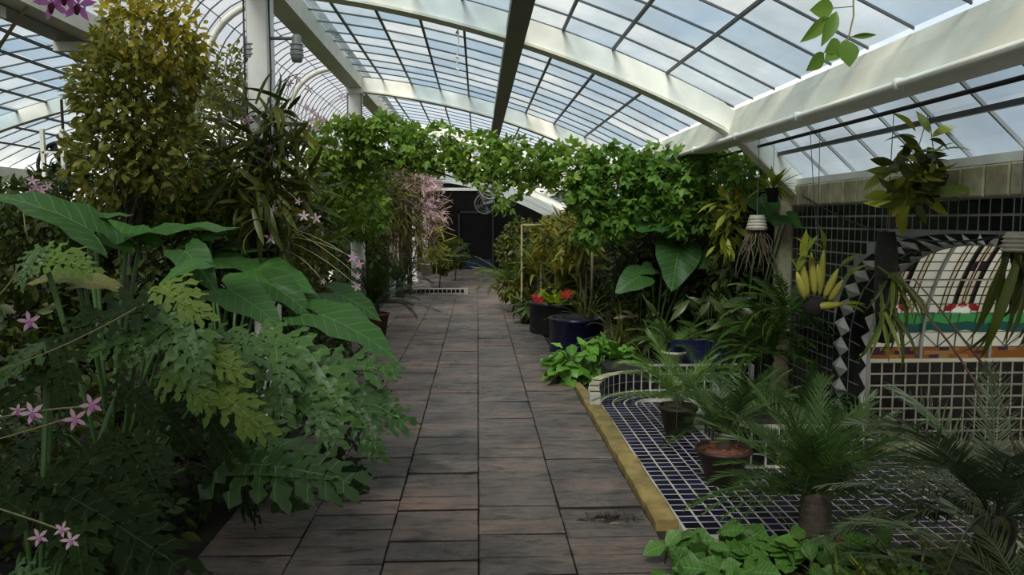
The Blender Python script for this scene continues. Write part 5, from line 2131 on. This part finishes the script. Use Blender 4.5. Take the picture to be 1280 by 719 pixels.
for k in range(26):
    p = P(1108 + random.uniform(-12, 16), random.uniform(330, 400), 4.48)
    d = Vector((random.uniform(-.6, .7), -.4, random.uniform(-1, -.2)))
    tplace('leaf', 'strap_h3%d' % (k % 3), T_STRAP[k % 3], LM_orch if k % 3 else LM_grass, aim(p, d, (0, -1, .6), random.uniform(.22, .4)), h3)
wire(h3, (hp3.x, hp3.y, 2.33), P(1108, 292, 4.55))
hp4 = P(1274, 303, 3.55)
h4 = thing('hanging_basket', 'ribbed cream basket with dark trailing leaves in front of the stained glass', 'basket', hp4)
MB().lathe([(0, .05), (.05, .05), (.062, .04), (.072, -.045), (.06, -.045), (.05, .03), (0, .035)], 16, hp4).obj('tub', M_basket, h4, True)
for q in (-.04, -.02, .0, .02):
    MB().lathe([(.068 - q * .1, q), (.078 - q * .12, q + .005), (.066 - q * .1, q + .01)], 16, hp4).obj('rib', M_potwhite, h4, True)
for k in range(26):
    p = hp4 + Vector((random.uniform(-.06, .06), random.uniform(-.06, .04), -.04))
    d = Vector((random.uniform(-.5, .4), random.uniform(-.3, .1), -1))
    tplace('leaf', 'strap_h4%d' % (k % 2), T_STRAP[k % 2], LM_orch, aim(p, d, (random.uniform(-.6, .6), -1, .2), random.uniform(.3, .6)), h4)
wire(h4, (hp4.x, hp4.y, 2.33), hp4 + Vector((0, 0, .05)))
hp5 = P(1018, 372, 5.4)
h5 = thing('hanging_bulb_orchid', 'orchid with fat yellow bulbs hung before the black tiles', 'orchid', hp5)
MB().tube([hp5 + Vector((-.02, 0, -.13)), hp5 + Vector((0, 0, -.06)), hp5 + Vector((0, .0, .0))], [.05, .09, .06], 8).obj('root_ball', M_fern, h5, True)
for a, b in (((1010, 372), (1001, 322)), ((1018, 370), (1014, 315)), ((1024, 370), (1030, 312)), ((1030, 372), (1048, 336)), ((1036, 376), (1054, 350)), ((1006, 374), (996, 340)), ((1015, 384), (1055, 380)), ((1026, 366), (1022, 330))):
    A, B = P(*a, 5.35), P(*b, 5.3)
    MB().tube([A + (B - A) * q for q in (0, .15, .45, .75, 1)], [.008, .021, .029, .022, .006], 7).obj('bulb', LM_bulb, h5, True)
    for k in range(2):
        tplace('leaf', 'blade_h', t_blade(.28, 6, .12, .35, .45), LM_orchY, aim(B, (B - A).normalized() + Vector((random.uniform(-.9, .9), -.3, random.uniform(-.3, .5))), (0, -.6, 1), random.uniform(.11, .2)), h5)
wire(h5, (2.35, hp5.y, 2.32), P(1022, 318, 5.4))
wire(h5, (2.42, hp5.y, 2.32), P(1022, 318, 5.4))
hp6 = P(966, 235, 6.4)
h6 = thing('hanging_orchid', 'small spiky orchid hung at the corner by the beige pier', 'orchid', hp6)
MB().tube([hp6 + Vector((0, 0, -.12)), hp6], [.04, .06], 8).obj('root_ball', M_fern, h6, True)
clump(h6, hp6, 'blade_h6', [t_blade(.2, 6, .12, .3, .4), t_blade(.16, 6, .12, .6, .4)], LM_orchY, 34, .14, .26, -30, 85, r0=.03)
wire(h6, (hp6.x, hp6.y, 2.345), hp6)
cbw = MB().tube(bez(P(1000, 242, 6.45), P(1130, 330, 4.7), P(1275, 290, 3.6), 14), .006, 5).obj('slack_cable', M_black, None, True)
setp(cbw, 'black slack cable strung along the tiled wall below the block course', 'cable')

# hanging sprig near the camera, from the roof
hs = P(1066, -60, 2.5)
spr = thing('hanging_sprig', 'leafy vine sprig dangling from the roof glass', 'vine', hs)
hz_ = prof(hs.x, .1)
stem(spr, [(hs.x, 2.5, hz_), P(1066, -40, 2.5), P(1067, 20, 2.5), P(1060, 50, 2.5), P(1052, 75, 2.5)], .0028, M_stemp, 'stem', 4)
for a, b, s in (((1042, 10), (1020, 12), 1), ((1046, 14), (1032, 48), .5), ((1036, 20), (1010, 46), .5), ((1048, 58), (1036, 72), 1), ((1056, 50), (1062, 76), 1.1), ((1050, 52), (1036, 62), 1), ((1030, 66), (1014, 84), .8), ((1064, 46), (1090, 44), .35)):
    A, B = P(*a, 2.5), P(*b, 2.48)
    tplace('leaf', 'round_sp', t_blade(.75, 6, .12, .1, .42), LM_vine2, aim(A, B - A, (random.uniform(-.3, .3), -1, -.2), (B - A).length * 1.25, (B - A).length * 1.25 * s), spr)
for a, b in (((1066, 8), (1042, 10)), ((1060, 48), (1030, 66)), ((1062, 46), (1078, 44))):
    stem(spr, [P(*a, 2.5), P(*b, 2.5)], .002, M_stemp, 'twig', 4)

# orchids close to the camera on the left
tl = thing('orchid_spray', 'two magenta orchid flowers with dark lips hanging near the valley beam', 'orchid', P(60, -30, 2.3))
for px, py, s in ((66, 4, .062), (98, 6, .062), (82, -4, .055)):
    orchid_flower(tl, P(px, py, 2.3), s * 1.6, LM_mag, Vector((.2, -1, -.1)), True)
stem(tl, bez(P(-60, 60, 2.5), P(0, -60, 2.35), P(98, 0, 2.31), 10), .003, M_stemp, 'flower_stalk', 4)
stem(tl, bez(P(-60, 160, 2.5), P(0, 50, 2.35), P(35, 8, 2.35), 8), .005, LM_dead, 'dry_leaf', 4)
lo = thing('orchid_spray', 'pale pink orchid sprays arching over the dark split-leaf plant', 'orchid', P(-60, 600, 2.3))
for a, m_, b in (((-60, 535), (40, 510), (118, 508)), ((-60, 620), (20, 640), (90, 668)), ((-60, 480), (60, 450), (170, 385)), ((-40, 560), (30, 540), (95, 520)), ((-60, 420), (30, 350), (20, 330))):
    stem(lo, bez(P(*a, 2.3), P(*m_, 2.3), P(*b, 2.32), 8), .0028, M_stemp, 'flower_stalk', 4)
for px, py, s in ((40, 516, .06), (94, 524, .06), (114, 506, .06), (22, 512, .04), (48, 672, .05), (78, 662, .045), (88, 676, .05), (36, 402, .055)):
    orchid_flower(lo, P(px, py, 2.28), s * 1.15, LM_pink, lip=True)
lo2 = thing('orchid_spray', 'thin spray of small pale pink flowers before the old fan', 'orchid', P(35, 300, 5.0))
for px, py in ((44, 234), (52, 238), (40, 226), (60, 232), (38, 240)):
    orchid_flower(lo2, P(px, py, 5.0), .07, LM_pink, lip=False)
stem(lo2, bez(P(35, 300, 5.0), P(20, 240, 5.0), P(48, 236, 5.0), 6), .004, M_stemp, 'flower_stalk', 4)

# ---------------------------------------------------------------- fans
def fan(label, c, r, drop, frame_=False, mat=M_fan):
    t = thing('fan', label, 'fan', c)
    ring = MB()
    ring.tube([Vector((c.x + r * math.cos(a), c.y, c.z + r * math.sin(a))) for a in [2 * PI * k / 24 for k in range(25)]], r * .08, 6, False)
    ring.obj('guard_ring', mat, t, True)
    for q in (.45, .72):
        MB().tube([Vector((c.x + r * q * math.cos(a), c.y - .03, c.z + r * q * math.sin(a))) for a in [2 * PI * k / 20 for k in range(21)]], r * .025, 4, False).obj('guard_wire', mat, t)
    MB().tube([(c.x, c.y - .06, c.z), (c.x, c.y + .14, c.z)], [r * .2, r * .26], 12).obj('motor', mat, t, True)
    for k in range(4):
        a = k * PI / 2 + .4
        d = Vector((math.cos(a), 0, math.sin(a)))
        e = Vector((-math.sin(a), .35, math.cos(a))).normalized()
        q = [c + d * r * .18 - e * r * .1, c + d * r * .9 - e * r * .22, c + d * r * .93 + e * r * .2, c + d * r * .18 + e * r * .1]
        MB().prism(q, (0, .012, 0)).obj('blade', mat, t)
    MB().tube([(c.x, c.y + .05, c.z), (c.x, c.y + .05, c.z + drop)], .016, 6).obj('hanger', mat, t)
    if frame_:
        for dx in (-r * .55, r * .25):
            MB().box(c.x + dx - .02, c.x + dx + .02, c.y - .12, c.y - .08, c.z - r * .7, c.z + r * 1.5).obj('frame_post', M_cream, t)
        MB().box(c.x - r * .57, c.x + r * .27, c.y - .12, c.y - .08, c.z - r * .7, c.z - r * .62).obj('frame_rail', M_cream, t)
        MB().box(c.x - r * .57, c.x + r * .27, c.y - .12, c.y - .08, c.z + r * .5, c.z + r * .58).obj('frame_rail', M_cream, t)
    return t


fan('old dark fan in a pale frame behind the leafy shrub', P(78, 208, 9.0), .27, .75, True, M_fandark)
c = P(613, 234, 17.0)
fan('grey round fan hanging from the roof over the path', c, .26, prof(c.x) - c.z - .0, False)
c = P(606, 255, 22.0)
fan('ring-shaped fan hanging before the dark far wall', c, .28, prof(c.x) - c.z, False)

# hanging cord
hc = thing('ceiling_string', 'thin white cord hanging from the roof rib over the path', 'cord', P(572, 90, 6.6))
p = P(572, 92, 6.6)
pts = [(p.x, 6.6, prof(p.x)), (p.x + .01, 6.6, 3.2), (p.x - .005, 6.6, 3.05), p]
MB().tube(pts, .006, 5).obj('cord', M_pipe, hc)
for k in range(5):
    MB().tube([(p.x - .012, 6.6, p.z + .04 + k * .1), (p.x + .012, 6.6, p.z + .03 + k * .1)], .012, 5).obj('knot', M_pipe, hc)

# low tiled strip and white post on the left of the path
ts = thing('tiled_barrier', 'low white and black tiled edging across the far left path', 'edging', G(482, 368))
g0, g1 = G(482, 368), G(585, 367)
MB().box(g0.x, g1.x, g0.y, g0.y + .14, 0, .13).obj('kerb_body', M_grout, ts)
k = int((g1.x - g0.x) / .1)
for i in range(k):
    MB().box(g0.x + .015 + i * .1, g0.x + .095 + i * .1, g0.y - .006, g0.y, .03, .105).obj('tile', M_tileblk, ts)
MB().box(g0.x - .06, g0.x, g0.y, g0.y + .12, 0, .42).obj('end_post', M_white, ts)
pp = G(508, 357)
wp = thing('white_post', 'short white capped post beside the tiled edging', 'post', pp)
MB().tube([(pp.x, pp.y, 0), (pp.x, pp.y, .33)], .11, 10).obj('shaft', M_white, wp, True)
MB().tube([(pp.x, pp.y, .33), (pp.x, pp.y, .40)], .14, 10).obj('cap', M_white, wp, True)

# fallen leaves on the path
for px, py, s in ((650, 413, .12), (648, 428, .12), (760, 650, .1), (742, 645, .08), (775, 655, .09), (690, 385, .12), (560, 392, .1), (655, 400, .1)):
    g = G(px, py, .012)
    o = tplace('fallen_leaf', 'asp0', T_ASP[0], LM_dead, aim(g, (random.uniform(-1, 1), random.uniform(-1, 1), 0), (0, 0, 1), s), None)
    setp(o, 'dry fallen leaf lying on the wet slate path', 'leaf', 'fallen leaves on the path')

# ---------------------------------------------------------------- background planting
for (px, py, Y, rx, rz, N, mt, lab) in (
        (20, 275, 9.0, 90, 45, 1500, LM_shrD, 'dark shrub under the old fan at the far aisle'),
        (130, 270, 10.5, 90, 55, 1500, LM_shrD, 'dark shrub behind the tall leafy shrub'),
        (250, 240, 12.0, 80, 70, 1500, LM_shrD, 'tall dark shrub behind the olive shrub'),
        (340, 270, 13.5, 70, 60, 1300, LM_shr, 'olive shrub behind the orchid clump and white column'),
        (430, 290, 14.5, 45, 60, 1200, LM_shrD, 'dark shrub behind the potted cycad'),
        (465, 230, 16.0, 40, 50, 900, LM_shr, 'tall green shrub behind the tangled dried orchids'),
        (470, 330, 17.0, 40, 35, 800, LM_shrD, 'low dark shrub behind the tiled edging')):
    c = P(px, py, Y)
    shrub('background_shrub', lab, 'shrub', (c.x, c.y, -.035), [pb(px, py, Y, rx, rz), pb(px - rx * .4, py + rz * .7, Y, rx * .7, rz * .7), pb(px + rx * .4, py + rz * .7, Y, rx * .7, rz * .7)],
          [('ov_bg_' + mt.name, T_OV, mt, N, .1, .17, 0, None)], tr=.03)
for (px, py, Y, rx, rz, N, mt, lab) in (
        (690, 330, 15.0, 45, 45, 900, LM_shrD, 'dark shrub behind the dracaenas'),
        (740, 330, 13.5, 40, 60, 900, LM_shrD, 'dark shrub behind the bamboo stake'),
        (665, 385, 12.6, 16, 14, 220, LM_shrD, 'low leafy shrub at the path edge before the black planter'),
        (640, 360, 14.2, 16, 12, 200, LM_shr, 'low green shrub at the path edge below the far cycad'),
        (700, 300, 13.2, 30, 28, 450, LM_drac, 'yellow-green shrub around the tall wooden frame'),
        (730, 285, 11.2, 25, 30, 350, LM_shr, 'olive shrub hanging under the vine beside the bamboo stake')):
    c = P(px, py, Y)
    shrub('border_shrub', lab, 'shrub', (c.x, c.y, -.035), [pb(px, py, Y, rx, rz)], [('ov_bd_' + mt.name, t_blade(.3, 4, .12, .3, .45), mt, N, .13, .24, 30, None)], tr=.02)

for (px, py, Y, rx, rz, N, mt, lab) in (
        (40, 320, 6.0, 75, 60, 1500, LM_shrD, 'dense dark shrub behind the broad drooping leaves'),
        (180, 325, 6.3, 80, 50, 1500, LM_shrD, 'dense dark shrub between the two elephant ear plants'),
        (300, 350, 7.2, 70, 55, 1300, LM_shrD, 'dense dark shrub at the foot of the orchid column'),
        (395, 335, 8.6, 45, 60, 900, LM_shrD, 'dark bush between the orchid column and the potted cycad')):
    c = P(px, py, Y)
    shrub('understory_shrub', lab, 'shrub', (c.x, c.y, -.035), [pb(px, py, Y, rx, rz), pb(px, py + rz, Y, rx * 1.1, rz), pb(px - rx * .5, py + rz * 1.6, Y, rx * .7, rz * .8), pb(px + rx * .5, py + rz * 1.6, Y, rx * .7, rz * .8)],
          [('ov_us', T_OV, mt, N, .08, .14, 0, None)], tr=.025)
for (px, py, Y, rx, rz, N, lab) in ((425, 245, 10.3, 45, 38, 700, 'bright green climber hiding the second white column'), (455, 265, 11.2, 30, 35, 450, 'green climber over the potted cycad')):
    c = P(px, py, Y)
    shrub('climber', lab, 'climber', (c.x, c.y, -.035), [pb(px, py, Y, rx, rz)], [('tri_clm', T_TRI, LM_vine, N, .11, .18, 60, None)], tr=.02)

# unseen trees added beside the camera to darken the foreground beds
for x, y, z, rx, ry, rz, N, lab in ((-2.2, 1.15, 3.0, 1.55, 1.2, .55, 3800, 'added unseen dark tree shading the bed of split-leaf plants'),
                                    (.1, -.1, 2.85, 1.0, 1.0, .3, 1500, 'added unseen tree shading the near end of the slate path'),
                                    (2.0, .9, 2.22, .62, .85, .26, 800, 'added low unseen tree shading the corner of the tiled floor')):
    shrub('added_shade_tree', lab, 'tree', (x - .3 if x < 0 else (x + .35 if x > 1 else 1.3), y - .5, -.035), [(x, y, z, rx, ry, rz)], [('ov_tree', T_OV, LM_shrD, N, .14, .24, 0, None)], tr=.06)
# crumbled leaf litter on the slate
g = G(762, 650)
lit = thing('leaf_litter', 'dark patch of crumbled leaf litter on the slate beside the kerb', 'litter', (g.x, g.y, .004))
foliage(lit, 'ov_lit', T_OV2, M_bark, [(g.x, g.y, .008, .17, .07, .006)], 160, .02, .05, 0, stuffname='crumbs', shell=0, up=3, jit=.3)

for (x, y, n, lab) in ((2.05, 5.5, 22, 'dark fern growing from the tiled raised block'), (2.45, 5.55, 20, 'dark fern on the raised block beside the diamond-tiled arch')):
    t = thing('fern', lab, 'fern', (x, y, .28))
    clump(t, (x, y, .29), 'fern', T_FERN, LM_cyc, n, .3, .5, 5, 75, r0=.03, name='frond')
    MB().lathe([(0, 0), (.05, 0), (.04, .04), (0, .06)], 8, (x, y, .27)).obj('crown', M_fern, t, True)
